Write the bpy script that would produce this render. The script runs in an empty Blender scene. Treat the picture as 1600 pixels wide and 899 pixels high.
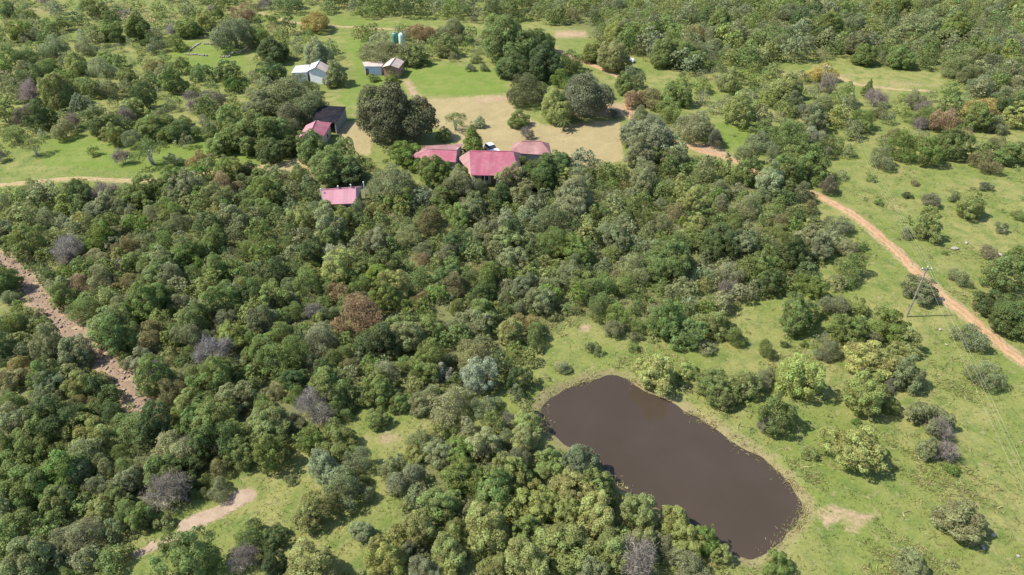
import bpy, math, random
import numpy as np
from mathutils import Vector, Matrix
R = math.radians
rnd = random.Random(7)
NP = np.random.default_rng(7)
S = bpy.context.scene
C = S.collection

# ------------------------------------------------------------------ camera, sky, sun, exposure
CAM_H, PITCH, HFOV = 62.0, R(36.0), R(73.0)
cam = bpy.data.objects.new('camera', bpy.data.cameras.new('camera'))
C.objects.link(cam)
cam.location = (0, 0, CAM_H)
cam.rotation_euler = (math.pi / 2 - PITCH, 0, 0)
cam.data.sensor_fit = 'HORIZONTAL'
cam.data.angle = HFOV
cam.data.clip_end = 9000
S.camera = cam

SHADOW = Vector((0.998, 0.03, 0)).normalized()        # the way shadows fall
ELEV = R(52)
world = bpy.data.worlds.new('World'); S.world = world; world.use_nodes = True
nt = world.node_tree
sky = nt.nodes.new('ShaderNodeTexSky'); sky.sky_type = 'NISHITA'; sky.sun_disc = False
sky.sun_elevation = ELEV
sky.sun_rotation = math.atan2(-SHADOW.x, -SHADOW.y)
sky.air_density = 1.0; sky.dust_density = 1.5; sky.altitude = 1300
bg = nt.nodes['Background']; bg.inputs[1].default_value = 0.15
nt.links.new(sky.outputs[0], bg.inputs[0])
sun = bpy.data.lights.new('sun', 'SUN'); sun.energy = 4.6; sun.angle = R(0.53); sun.color = (1, 0.95, 0.86)
so = bpy.data.objects.new('sun', sun); C.objects.link(so)
d = Vector((SHADOW.x * math.cos(ELEV), SHADOW.y * math.cos(ELEV), -math.sin(ELEV)))
so.rotation_euler = d.to_track_quat('-Z', 'Y').to_euler()
so.location = (-60, 60, 120)
S.view_settings.view_transform = 'Standard'; S.view_settings.look = 'None'
S.view_settings.exposure = 1.03; S.view_settings.gamma = 1.0
S.view_settings.use_curve_mapping = False
S.cycles.max_bounces = 6; S.cycles.diffuse_bounces = 3; S.cycles.transmission_bounces = 3
S.cycles.glossy_bounces = 2; S.cycles.transparent_max_bounces = 4

# ------------------------------------------------------------------ from photo positions to places on the ground
FPX = 800 / math.tan(HFOV / 2)
FW = np.array([0, math.cos(PITCH), -math.sin(PITCH)]); UP = np.array([0, math.sin(PITCH), math.cos(PITCH)])

def to_px(P):
    P = np.asarray(P, float) - np.array([0, 0, CAM_H])
    dep = P @ FW
    dep = np.where(np.abs(dep) < 1e-3, 1e-3, dep)
    return 800 + FPX * P[..., 0] / dep, 449.5 - FPX * (P @ UP) / dep, dep

def ray(px, py):
    return np.array([(px - 800) / FPX, 0, 0]) + FW + UP * (449.5 - py) / FPX

def at(px, py, z=0.0):
    v = ray(px, py); t = (z - CAM_H) / v[2]
    return v[0] * t, v[1] * t

POND_PX = [(850,640),(862,626),(885,612),(920,598),(950,590),(978,594),(990,605),(1005,615),(1030,625),(1060,640),(1100,662),
           (1140,690),(1175,712),(1205,730),(1228,755),(1249,785),(1251,800),(1237,820),(1217,840),(1197,860),(1170,868),(1145,864),
           (1120,855),(1090,838),(1060,815),(1020,785),(985,768),(955,742),(922,712),(885,692),(858,672)]
WATER_Z = -0.45
POND = np.array([at(x, y, WATER_Z) for x, y in POND_PX])

def poly_sd(X, Y, poly):
    """signed distance to a closed polygon, negative inside"""
    dmin = np.full(X.shape, 1e18); inside = np.zeros(X.shape, bool)
    n = len(poly)
    for i in range(n):
        x1, y1 = poly[i]; x2, y2 = poly[(i + 1) % n]
        ex, ey = x2 - x1, y2 - y1
        t = np.clip(((X - x1) * ex + (Y - y1) * ey) / max(ex * ex + ey * ey, 1e-9), 0, 1)
        dmin = np.minimum(dmin, (X - x1 - t * ex) ** 2 + (Y - y1 - t * ey) ** 2)
        if y1 != y2:
            cross = ((y1 > Y) != (y2 > Y)) & (X < (x2 - x1) * (Y - y1) / (y2 - y1) + x1)
            inside ^= cross
    dd = np.sqrt(dmin)
    return np.where(inside, -dd, dd)

def line_d(X, Y, pts):
    dmin = np.full(X.shape, 1e18)
    for (x1, y1), (x2, y2) in zip(pts[:-1], pts[1:]):
        ex, ey = x2 - x1, y2 - y1
        t = np.clip(((X - x1) * ex + (Y - y1) * ey) / max(ex * ex + ey * ey, 1e-9), 0, 1)
        dmin = np.minimum(dmin, (X - x1 - t * ex) ** 2 + (Y - y1 - t * ey) ** 2)
    return np.sqrt(dmin)

def sstep(a, b, x):
    t = np.clip((x - a) / (b - a), 0, 1); return t * t * (3 - 2 * t)

def relief(X, Y):
    return 0.22 * np.sin(X * 0.043 + 1) * np.cos(Y * 0.037) + 0.14 * np.sin(X * 0.11 + Y * 0.083) 

def height(X, Y):
    X = np.asarray(X, float); Y = np.asarray(Y, float)
    sd = poly_sd(X, Y, POND)
    near = sstep(14, 3, sd)
    wob = 0.16 * np.sin(X * 1.3 + 2 * np.sin(Y * 0.9)) + 0.1 * np.sin(Y * 2.1 + X * 0.7)
    return relief(X, Y) * (1 - near) - 1.3 * sstep(2.2, -2.4, sd + wob * sstep(4, 0, np.abs(sd)))

def hz(x, y):
    return float(height(np.array([x]), np.array([y]))[0])

# ------------------------------------------------------------------ materials
def mat(name):
    m = bpy.data.materials.new(name); m.use_nodes = True
    return m, m.node_tree.nodes, m.node_tree.links, m.node_tree.nodes['Principled BSDF']

def noise(N, L, vec, scale, detail=3, rough=0.55):
    n = N.new('ShaderNodeTexNoise'); n.inputs['Scale'].default_value = scale
    n.inputs['Detail'].default_value = detail; n.inputs['Roughness'].default_value = rough
    L.new(vec, n.inputs['Vector']); return n.outputs['Fac']

def ramp(N, L, fac, a, b):
    m = N.new('ShaderNodeMapRange'); m.interpolation_type = 'SMOOTHSTEP'
    m.inputs['From Min'].default_value = a; m.inputs['From Max'].default_value = b
    L.new(fac, m.inputs['Value']); return m.outputs[0]

def mixc(N, L, fac, a, b, blend='MIX'):
    m = N.new('ShaderNodeMix'); m.data_type = 'RGBA'; m.blend_type = blend
    for k, v in ((0, fac), (6, a), (7, b)):
        if hasattr(v, 'node'): L.new(v, m.inputs[k])
        elif k == 0: m.inputs[k].default_value = v
        else: m.inputs[k].default_value = (*v, 1)
    return m.outputs[2]

def math_(N, L, op, a, b):
    m = N.new('ShaderNodeMath'); m.operation = op
    for k, v in ((0, a), (1, b)):
        if hasattr(v, 'node'): L.new(v, m.inputs[k])
        else: m.inputs[k].default_value = v
    return m.outputs[0]

def bump(N, L, h, strength, dist, target):
    b = N.new('ShaderNodeBump'); b.inputs['Strength'].default_value = strength; b.inputs['Distance'].default_value = dist
    L.new(h, b.inputs['Height']); L.new(b.outputs[0], target.inputs['Normal'])

def plain(name, col, rough=0.8, var=0.25, scale=2.0, spec=0.3, metal=0):
    m, N, L, P = mat(name)
    pos = N.new('ShaderNodeNewGeometry').outputs['Position']
    n = noise(N, L, pos, scale, 5, 0.65)
    a = tuple(c * (1 - var) for c in col); b = tuple(min(1, c * (1 + var)) for c in col)
    L.new(mixc(N, L, ramp(N, L, n, 0.3, 0.7), a, b), P.inputs['Base Color'])
    P.inputs['Roughness'].default_value = rough; P.inputs['Specular IOR Level'].default_value = spec
    P.inputs['Metallic'].default_value = metal
    return m

GRASS_A, GRASS_B, GRASS_C = (0.124, 0.148, 0.036), (0.186, 0.178, 0.062), (0.086, 0.122, 0.028)
LUSH, DRY, SOIL, RIM = (0.104, 0.152, 0.026), (0.240, 0.194, 0.098), (0.28, 0.198, 0.125), (0.185, 0.156, 0.075)

def grass_colour(N, L, pos):
    n1 = noise(N, L, pos, 0.07, 4); n2 = noise(N, L, pos, 0.45, 5, 0.65); n3 = noise(N, L, pos, 2.6, 4, 0.7)
    c = mixc(N, L, ramp(N, L, n1, 0.38, 0.64), GRASS_A, GRASS_B)
    c = mixc(N, L, ramp(N, L, n2, 0.42, 0.66), c, GRASS_C)
    n4 = noise(N, L, pos, 0.9, 5, 0.7)
    c = mixc(N, L, math_(N, L, 'MULTIPLY', ramp(N, L, n4, 0.52, 0.68), 0.7), c, (0.235, 0.195, 0.095))
    v = N.new('ShaderNodeHueSaturation'); L.new(c, v.inputs['Color'])
    mr = N.new('ShaderNodeMapRange'); mr.inputs['From Min'].default_value = 0.3; mr.inputs['From Max'].default_value = 0.7
    mr.inputs['To Min'].default_value = 0.84; mr.inputs['To Max'].default_value = 1.17
    L.new(n3, mr.inputs['Value']); L.new(mr.outputs[0], v.inputs['Value'])
    return v.outputs[0], n2, n3

def zones(N, L, pos, c, n2, n3):
    """lawn, dry lawn, soil and rock: colours of the ground itself, from the zone attributes with ragged edges"""
    at1 = N.new('ShaderNodeAttribute'); at1.attribute_name = 'zone'
    sep = N.new('ShaderNodeSeparateColor'); L.new(at1.outputs['Color'], sep.inputs[0])
    at2 = N.new('ShaderNodeAttribute'); at2.attribute_name = 'zone_two'
    sep2 = N.new('ShaderNodeSeparateColor'); L.new(at2.outputs['Color'], sep2.inputs[0])
    jit = math_(N, L, 'ADD', math_(N, L, 'MULTIPLY', math_(N, L, 'SUBTRACT', n2, 0.5), 0.9), math_(N, L, 'MULTIPLY', math_(N, L, 'SUBTRACT', n3, 0.5), 0.7))
    bright = N.new('ShaderNodeMapRange'); bright.inputs['From Min'].default_value = 0.3; bright.inputs['From Max'].default_value = 0.7
    bright.inputs['To Min'].default_value = 0.75; bright.inputs['To Max'].default_value = 1.25; n5 = noise(N, L, pos, 0.22, 5, 0.7); L.new(math_(N, L, 'ADD', math_(N, L, 'MULTIPLY', n3, 0.45), math_(N, L, 'MULTIPLY', n5, 0.55)), bright.inputs['Value'])
    def lay(c, ch, col, a, b):
        k = N.new('ShaderNodeMix'); k.data_type = 'RGBA'; k.blend_type = 'MULTIPLY'; k.inputs[0].default_value = 1
        k.inputs[6].default_value = (*col, 1); L.new(bright.outputs[0], k.inputs[7])
        return mixc(N, L, ramp(N, L, math_(N, L, 'ADD', ch, jit), a, b), c, k.outputs[2])
    c = lay(c, sep.outputs[0], LUSH, 0.25, 1.5)
    c = lay(c, sep2.outputs[0], RIM, 0.3, 0.8)
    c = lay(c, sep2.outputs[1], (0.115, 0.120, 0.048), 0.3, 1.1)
    c = lay(c, sep.outputs[1], DRY, 0.3, 0.72)
    c = lay(c, sep.outputs[2], SOIL, 0.32, 0.85)
    return c

def ground_material():
    m, N, L, P = mat('grassland')
    pos = N.new('ShaderNodeNewGeometry').outputs['Position']
    c, n2, n3 = grass_colour(N, L, pos)
    c = zones(N, L, pos, c, n2, n3)
    L.new(c, P.inputs['Base Color']); P.inputs['Roughness'].default_value = 0.95; P.inputs['Specular IOR Level'].default_value = 0.1
    nb = noise(N, L, pos, 5.0, 5, 0.75)
    bump(N, L, nb, 0.35, 0.2, P)
    return m

def soil_material(name, col, col2, verge=0.0):
    m, N, L, P = mat(name)
    pos = N.new('ShaderNodeNewGeometry').outputs['Position']
    n = noise(N, L, pos, 0.8, 5, 0.65); n3 = noise(N, L, pos, 6, 4, 0.7)
    c = mixc(N, L, ramp(N, L, n, 0.35, 0.65), col, col2)
    c = mixc(N, L, ramp(N, L, n3, 0.5, 0.75), c, tuple(x * 0.7 for x in col))
    if verge:                                                          # grass on the crown and at the edges of a wheel track
        a = N.new('ShaderNodeAttribute'); a.attribute_name = 'across'; g, _, _ = grass_colour(N, L, pos); n6 = noise(N, L, pos, 1.6, 4, 0.7)
        mid = ramp(N, L, math_(N, L, 'ADD', math_(N, L, 'MULTIPLY', a.outputs['Fac'], 1.6), n6), 0.85, 0.45)
        edge = ramp(N, L, math_(N, L, 'ADD', a.outputs['Fac'], math_(N, L, 'MULTIPLY', n6, 0.9)), 1.05, 1.35)
        c = mixc(N, L, math_(N, L, 'MULTIPLY', mid, verge), c, g); c = mixc(N, L, edge, c, g)
    L.new(c, P.inputs['Base Color']); P.inputs['Roughness'].default_value = 0.95; P.inputs['Specular IOR Level'].default_value = 0.1
    bump(N, L, n3, 0.5, 0.1, P)
    return m

def leaf_material(name, source):
    """source: 'object' takes the plant's own colour, else the name of a colour attribute"""
    m, N, L, P = mat(name)
    if source == 'object':
        col = N.new('ShaderNodeObjectInfo').outputs['Color']
    else:
        a = N.new('ShaderNodeAttribute'); a.attribute_name = source; col = a.outputs['Color']
    g = N.new('ShaderNodeNewGeometry')
    v = N.new('ShaderNodeHueSaturation'); L.new(col, v.inputs['Color'])
    mr = N.new('ShaderNodeMapRange'); mr.inputs['To Min'].default_value = 0.74; mr.inputs['To Max'].default_value = 1.26
    L.new(g.outputs['Random Per Island'], mr.inputs['Value'])
    a2 = N.new('ShaderNodeAttribute'); a2.attribute_name = 'clump'
    mr2 = N.new('ShaderNodeMapRange'); mr2.inputs['To Min'].default_value = 0.72; mr2.inputs['To Max'].default_value = 1.28
    L.new(a2.outputs['Fac'], mr2.inputs['Value'])
    L.new(math_(N, L, 'MULTIPLY', mr.outputs[0], mr2.outputs[0]), v.inputs['Value'])
    mh = N.new('ShaderNodeMapRange'); mh.inputs['To Min'].default_value = 0.478; mh.inputs['To Max'].default_value = 0.516
    L.new(a2.outputs['Fac'], mh.inputs['Value']); L.new(mh.outputs[0], v.inputs['Hue'])
    L.new(v.outputs[0], P.inputs['Base Color'])
    P.inputs['Roughness'].default_value = 0.7; P.inputs['Specular IOR Level'].default_value = 0.12
    tr = N.new('ShaderNodeBsdfTranslucent'); L.new(v.outputs[0], tr.inputs[0])
    mx = N.new('ShaderNodeMixShader'); mx.inputs[0].default_value = 0.48
    L.new(P.outputs[0], mx.inputs[1]); L.new(tr.outputs[0], mx.inputs[2])
    L.new(mx.outputs[0], N['Material Output'].inputs['Surface'])
    return m

def grass_material():
    m, N, L, P = mat('grass_blades')
    pos = N.new('ShaderNodeNewGeometry')
    c, n2, n3 = grass_colour(N, L, pos.outputs['Position'])
    c = zones(N, L, pos.outputs['Position'], c, n2, n3)
    v = N.new('ShaderNodeHueSaturation'); L.new(c, v.inputs['Color'])
    mr = N.new('ShaderNodeMapRange'); mr.inputs['To Min'].default_value = 0.75; mr.inputs['To Max'].default_value = 1.3
    L.new(pos.outputs['Random Per Island'], mr.inputs['Value']); L.new(mr.outputs[0], v.inputs['Value'])
    L.new(v.outputs[0], P.inputs['Base Color']); P.inputs['Roughness'].default_value = 0.8; P.inputs['Specular IOR Level'].default_value = 0.15
    tr = N.new('ShaderNodeBsdfTranslucent'); L.new(v.outputs[0], tr.inputs[0])
    mx = N.new('ShaderNodeMixShader'); mx.inputs[0].default_value = 0.45
    L.new(P.outputs[0], mx.inputs[1]); L.new(tr.outputs[0], mx.inputs[2]); L.new(mx.outputs[0], N['Material Output'].inputs['Surface'])
    return m

def roof_material(name, col, dull=0.35, freq=4.0, rough=0.55, spec=0.35):
    m, N, L, P = mat(name)
    tc = N.new('ShaderNodeTexCoord').outputs['UV']
    pos = N.new('ShaderNodeNewGeometry').outputs['Position']
    n = noise(N, L, pos, 0.55, 5, 0.7); n2 = noise(N, L, pos, 3.5, 4, 0.7)
    c = mixc(N, L, ramp(N, L, n, 0.4, 0.75), col, tuple(x * (1 - dull) + dull * y for x, y in zip(col, (0.42, 0.30, 0.25))))
    c = mixc(N, L, math_(N, L, 'MULTIPLY', ramp(N, L, n2, 0.55, 0.8), 0.45), c, tuple(x * 0.6 for x in col))
    sx = N.new('ShaderNodeSeparateXYZ'); L.new(tc, sx.inputs[0])
    wn = N.new('ShaderNodeTexWhiteNoise'); wn.noise_dimensions = '1D'; L.new(math_(N, L, 'FLOOR', math_(N, L, 'MULTIPLY', sx.outputs[0], 1.25), 0.0), wn.inputs['W'])
    hv = N.new('ShaderNodeHueSaturation'); L.new(c, hv.inputs['Color']); L.new(math_(N, L, 'ADD', math_(N, L, 'MULTIPLY', wn.outputs['Value'], 0.18), 0.91), hv.inputs['Value']); c = hv.outputs[0]
    w = N.new('ShaderNodeTexWave'); w.wave_type = 'BANDS'; w.bands_direction = 'X'; w.inputs['Scale'].default_value = freq
    L.new(tc, w.inputs['Vector'])
    L.new(c, P.inputs['Base Color']); P.inputs['Roughness'].default_value = rough; P.inputs['Specular IOR Level'].default_value = spec
    bump(N, L, w.outputs['Fac'], 0.5, 0.03, P)
    return m

def water_material():
    m, N, L, P = mat('muddy_water')
    pos = N.new('ShaderNodeNewGeometry').outputs['Position']
    n = noise(N, L, pos, 0.12, 3)
    L.new(mixc(N, L, ramp(N, L, n, 0.3, 0.7), (0.043, 0.031, 0.021), (0.049, 0.036, 0.026)), P.inputs['Base Color'])
    P.inputs['Roughness'].default_value = 0.09; P.inputs['IOR'].default_value = 1.33
    bump(N, L, noise(N, L, pos, 1.6, 3), 0.04, 0.05, P)
    return m

M = {
    'ground': ground_material(), 'road': soil_material('red_earth', (0.315, 0.185, 0.105), (0.37, 0.235, 0.14), 0.6),
    'track': soil_material('tan_earth', (0.27, 0.20, 0.10), (0.33, 0.25, 0.135), 0.9),
    'rubble_ground': soil_material('stony_earth', (0.18, 0.125, 0.085), (0.225, 0.16, 0.11)),
    'sand': soil_material('pale_sand', (0.25, 0.185, 0.125), (0.31, 0.235, 0.165)),
    'leaf': leaf_material('leaves', 'object'), 'wood_leaf': leaf_material('woodland_leaves', 'tint'),
    'grass': grass_material(), 'water': water_material(),
    'bark': plain('bark', (0.17, 0.14, 0.11), 0.9, 0.35, 3), 'pale_bark': plain('pale_bark', (0.42, 0.39, 0.35), 0.85, 0.25, 3),
    'stone': plain('stone', (0.215, 0.165, 0.13), 0.9, 0.35, 2.2), 'pale_stone': plain('pale_stone', (0.25, 0.22, 0.18), 0.9, 0.2, 2.2),
    'pink': roof_material('pink_roof_sheet', (0.245, 0.062, 0.088), 0.25), 'dull_pink': roof_material('faded_pink_roof_sheet', (0.225, 0.105, 0.098), 0.35),
    'pale_pink': roof_material('sun_bleached_roof_sheet', (0.32, 0.14, 0.17), 0.2), 'hut_roof': roof_material('rusty_cream_roof_sheet', (0.42, 0.33, 0.28), 0.5),
    'white_roof': roof_material('white_roof_sheet', (0.47, 0.47, 0.50), 0.12), 'dark_roof': roof_material('black_shade_cloth', (0.010, 0.010, 0.014), 0.05, 4.0, 0.9, 0.08),
    'cream': plain('cream_plaster', (0.38, 0.33, 0.27), 0.85, 0.12, 1.5), 'white': plain('whitewash', (0.6, 0.6, 0.6), 0.8, 0.08, 1.5),
    'blue_white': plain('pale_blue_wall', (0.46, 0.51, 0.6), 0.8, 0.08, 1.5), 'brick': plain('brown_brick', (0.30, 0.185, 0.12), 0.9, 0.2, 6),
    'grey_wall': plain('grey_wall', (0.17, 0.17, 0.155), 0.9, 0.15, 2), 'door': plain('door_timber', (0.14, 0.09, 0.06), 0.7, 0.2, 4),
    'glass': plain('window_glass', (0.03, 0.035, 0.04), 0.12, 0.1, 1, 0.6), 'frame': plain('window_frame', (0.5, 0.45, 0.38), 0.6, 0.1, 4),
    'tank': plain('green_tank', (0.42, 0.53, 0.46), 0.5, 0.1, 2, 0.4), 'tank_dark': plain('dark_green_tank', (0.08, 0.20, 0.15), 0.5, 0.1, 2, 0.4),
    'car_paint': plain('white_car_paint', (0.6, 0.61, 0.62), 0.25, 0.04, 1, 0.6), 'rubber': plain('rubber', (0.02, 0.02, 0.02), 0.9, 0.1, 4),
    'pole': plain('creosote_pole', (0.19, 0.175, 0.14), 0.9, 0.3, 3), 'wire': plain('aluminium_wire', (0.30, 0.29, 0.20), 0.6, 0.05, 3, 0.5),
    'post': plain('pale_post', (0.55, 0.52, 0.47), 0.8, 0.15, 4), 'lamp_cap': plain('post_cap', (0.5, 0.48, 0.44), 0.6, 0.08, 4),
    'twig': leaf_material('dry_twigs', 'object'),
}

# ------------------------------------------------------------------ object helpers
def mesh(name, V, F, material, smooth=False, parent=None):
    me = bpy.data.meshes.new(name)
    me.from_pydata([tuple(map(float, v)) for v in V], [], [tuple(f) for f in F]); me.update()
    if material: me.materials.append(material)
    if smooth: me.polygons.foreach_set('use_smooth', [True] * len(me.polygons))
    o = bpy.data.objects.new(name, me); C.objects.link(o); o.parent = parent
    return o

def np_mesh(name, V, F, material):
    """V (n,3), F (m,k) arrays: a mesh without going through python lists"""
    me = bpy.data.meshes.new(name); k = F.shape[1]
    me.vertices.add(len(V)); me.vertices.foreach_set('co', np.ascontiguousarray(V, np.float32).ravel())
    me.loops.add(F.size); me.loops.foreach_set('vertex_index', np.ascontiguousarray(F, np.int32).ravel())
    me.polygons.add(len(F)); me.polygons.foreach_set('loop_start', np.arange(0, F.size, k, dtype=np.int32))
    me.update(calc_edges=True)
    if material: me.materials.append(material)
    return me

def tag(o, label=None, cat=None, group=None, kind=None):
    for k, v in (('label', label), ('category', cat), ('group', group), ('kind', kind)):
        if v: o[k] = v
    return o

def empty(name, loc=(0, 0, 0), rz=0.0):
    o = bpy.data.objects.new(name, None); C.objects.link(o); o.empty_display_size = 0.3
    o.location = loc; o.rotation_euler = (0, 0, rz); return o

class MB:
    def __init__(s): s.V, s.F = [], []
    def add(s, V, F):
        n = len(s.V); s.V += [tuple(v) for v in V]; s.F += [tuple(i + n for i in f) for f in F]; return s
    def box(s, x0, x1, y0, y1, z0, z1):
        return s.add([(x0,y0,z0),(x1,y0,z0),(x1,y1,z0),(x0,y1,z0),(x0,y0,z1),(x1,y0,z1),(x1,y1,z1),(x0,y1,z1)],
                     [(0,3,2,1),(4,5,6,7),(0,1,5,4),(1,2,6,5),(2,3,7,6),(3,0,4,7)])
    def slab(s, pts, t):
        """a flat polygon given thickness downwards along its normal"""
        P = [Vector(p) for p in pts]; n = Vector((0, 0, 0))
        for i in range(len(P)): n += (P[i] - P[0]).cross(P[(i + 1) % len(P)] - P[0])
        n.normalize()
        if n.z < 0: P.reverse(); n = -n
        k = len(P); V = [tuple(p) for p in P] + [tuple(p - n * t) for p in P]
        return s.add(V, [tuple(range(k)), tuple(range(2 * k - 1, k - 1, -1))] + [(i, i + k, (i + 1) % k + k, (i + 1) % k) for i in range(k)])
    def tube(s, pts, radii, n=6, cap=True):
        P = [Vector(p) for p in pts]; rings = []; base = len(s.V)
        for i, p in enumerate(P):
            t = (P[min(i + 1, len(P) - 1)] - P[max(i - 1, 0)]).normalized()
            a = t.cross(Vector((0, 0, 1)) if abs(t.z) < 0.9 else Vector((1, 0, 0))).normalized(); b = t.cross(a)
            s.V += [tuple(p + (a * math.cos(2 * math.pi * k / n) + b * math.sin(2 * math.pi * k / n)) * radii[i]) for k in range(n)]
        for i in range(len(P) - 1):
            for k in range(n):
                s.F.append((base + i * n + k, base + i * n + (k + 1) % n, base + (i + 1) * n + (k + 1) % n, base + (i + 1) * n + k))
        if cap:
            s.F.append(tuple(base + k for k in range(n - 1, -1, -1))); s.F.append(tuple(base + (len(P) - 1) * n + k for k in range(n)))
        return s
    def lathe(s, prof, n=20, c=(0, 0, 0)):
        base = len(s.V)
        for r, z in prof: s.V += [(c[0] + r * math.cos(2 * math.pi * k / n), c[1] + r * math.sin(2 * math.pi * k / n), c[2] + z) for k in range(n)]
        for i in range(len(prof) - 1):
            for k in range(n): s.F.append((base + i * n + k, base + i * n + (k + 1) % n, base + (i + 1) * n + (k + 1) % n, base + (i + 1) * n + k))
        s.F.append(tuple(base + k for k in range(n - 1, -1, -1))); s.F.append(tuple(base + (len(prof) - 1) * n + k for k in range(n)))
        return s
    def build(s, name, material, parent=None, smooth=False):
        return mesh(name, s.V, s.F, material, smooth, parent)

# ------------------------------------------------------------------ roads and zones of the ground, as photo outlines laid on the ground
def gpts(pts): return [at(x, y, 0) for x, y in pts]
ROADS = [
    ('dirt_road', 'road', 1.1, [(985,150),(982,172),(1000,203),(1035,218),(1066,226),(1108,240),(1145,251),(1185,272),(1240,292),(1275,304),(1300,317),(1345,346),(1395,390),(1430,425),(1470,465),(1500,488),(1545,527),(1595,566),(1700,640),(1800,710)]),
    ('dirt_road', 'road', 1.0, [(860,74),(885,86),(910,97),(940,108),(968,121),(985,150)]),
    ('sandy_track', 'track', 0.85, [(-120,300),(-40,292),(10,288),(60,284),(120,280),(180,284),(240,284),(290,275),(360,264),(440,257),(490,247),(540,232)]),
    ('sandy_track', 'track', 0.8, [(400,18),(450,34),(500,40),(540,43),(590,46),(650,48),(735,50)]),
    ('sandy_track', 'track', 0.7, [(1240,118),(1290,112),(1340,130),(1395,138),(1450,142)]),
]
ROCK_LINE = gpts([(-60,360),(0,405),(30,432),(60,470),(100,510),(150,552),(190,590),(213,620),(235,655)])
SAND = [(392,763),(403,768),(398,782),(372,797),(345,812),(318,822),(292,838),(266,850),(236,862),(205,872),(200,868),(228,854),(258,842),(280,826),(292,808),(318,796),(340,792),(358,780),(362,770)]
LAWN = [[(530,48),(585,60),(575,95),(645,96),(720,98),(795,108),(792,150),(652,153),(632,130),(600,150),(545,172),(520,158),(555,120),(545,90)],
        [(268,60),(385,66),(388,118),(300,125),(262,100)], [(520,30),(640,33),(640,43),(520,42)],
        [(1110,185),(1190,200),(1210,235),(1130,235)], [(80,212),(320,206),(440,232),(330,272),(200,272),(60,262)]]
DRYL = [[(655,155),(790,149),(806,172),(850,198),(968,190),(974,250),(930,262),(880,256),(800,246),(790,246),(722,238),(702,208),(662,192)],
        [(536,190),(565,193),(583,215),(578,245),(550,240),(527,207)], [(405,265),(480,240),(520,235),(500,275),(430,290)]]
SOILP = [(SAND, 0.9), ([(1272,796),(1300,784),(1340,798),(1397,798),(1355,822),(1345,838),(1318,838),(1316,818),(1285,826)], 0.66),
         ([(868,48),(915,48),(920,60),(865,60)], 1), ([(170,12),(205,12),(212,28),(180,30)], 1), ([(228,20),(246,24),(244,34),(230,32)], 1), ([(0,108),(24,110),(22,118),(0,117)], 1),
         ([(560,680),(620,672),(640,690),(600,700),(570,696)], 0.6), ([(563,622),(584,622),(582,634),(566,634)], 0.9), ([(345,716),(356,722),(366,740),(350,738)], 1),
         ([(905,505),(925,506),(920,520),(905,518)], 0.9), ([(945,564),(1000,560),(990,572),(950,574)], 0.6), ([(865,150),(985,160),(985,188),(880,188)], 0.75),
         ([(200,862),(270,838),(280,842),(215,872)], 0.75), ([(1070,222),(1120,224),(1148,248),(1110,246)], 1.0), ([(625,120),(640,122),(660,150),(680,152),(655,158),(640,150)], 0.9),
         ([(1560,690),(1600,700),(1600,730),(1580,720)], 0.35), ([(1380,120),(1470,128),(1470,142),(1390,138)], 0.55), ([(1200,105),(1340,110),(1330,128),(1210,122)], 0.5),
         ([(1105,375),(1135,380),(1150,420),(1120,420)], 0.65), ([(740,155),(800,150),(800,160),(745,163)], 0.9), ([(0,8),(110,5),(100,22),(20,30)], 0.55),
         ([(600,310),(625,312),(628,345),(600,340)], 0.7), ([(770,282),(800,290),(815,320),(790,310)], 0.8)]
THICKET = [[(0,300),(60,290),(230,290),(330,268),(470,262),(570,250),(640,290),(860,240),(960,262),(1060,240),(1150,265),(1265,315),(1285,380),(1275,450),(1170,455),(1120,515),(1000,528),(900,498),(835,555),(780,600),(690,640),(560,620),(510,700),(400,700),(330,740),(300,790),(180,860),(80,899),(0,899)],
           [(640,680),(800,645),(850,690),(930,740),(1070,830),(1120,870),(1060,899),(560,899),(620,810)],
           [(800,0),(1600,0),(1600,200),(1480,110),(1290,85),(1060,112),(960,70),(860,38)]]

rows = [-300, -60, 0, 15] ; y = 24.0
while y < 330: rows.append(y); y += 0.25 + y * 0.0036
rows += [345, 380, 450, 600, 1000, 2500, 7000]
rows = np.array(rows)
us = np.concatenate([[-60, -12, -4, -2, -1.5], np.linspace(-1.12, 1.12, 380), [1.5, 2, 4, 12, 60]])
W = np.clip(0.76 * (rows * math.cos(PITCH) + CAM_H * math.sin(PITCH)), 30, 260)
GX = us[None, :] * W[:, None]; GY = np.repeat(rows[:, None], len(us), 1)
gx, gy = GX.ravel(), GY.ravel()
gz = height(gx, gy)
GV = np.stack([gx, gy, gz], 1)
nr, nc = GX.shape
i = (np.arange(nr - 1)[:, None] * nc + np.arange(nc - 1)[None, :]).ravel()
me = np_mesh('ground', GV, np.stack([i, i + 1, i + nc + 1, i + nc], 1), M['ground'])
ground = bpy.data.objects.new('ground', me); C.objects.link(ground); tag(ground, kind='structure')
me.polygons.foreach_set('use_smooth', [True] * len(me.polygons))

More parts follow.
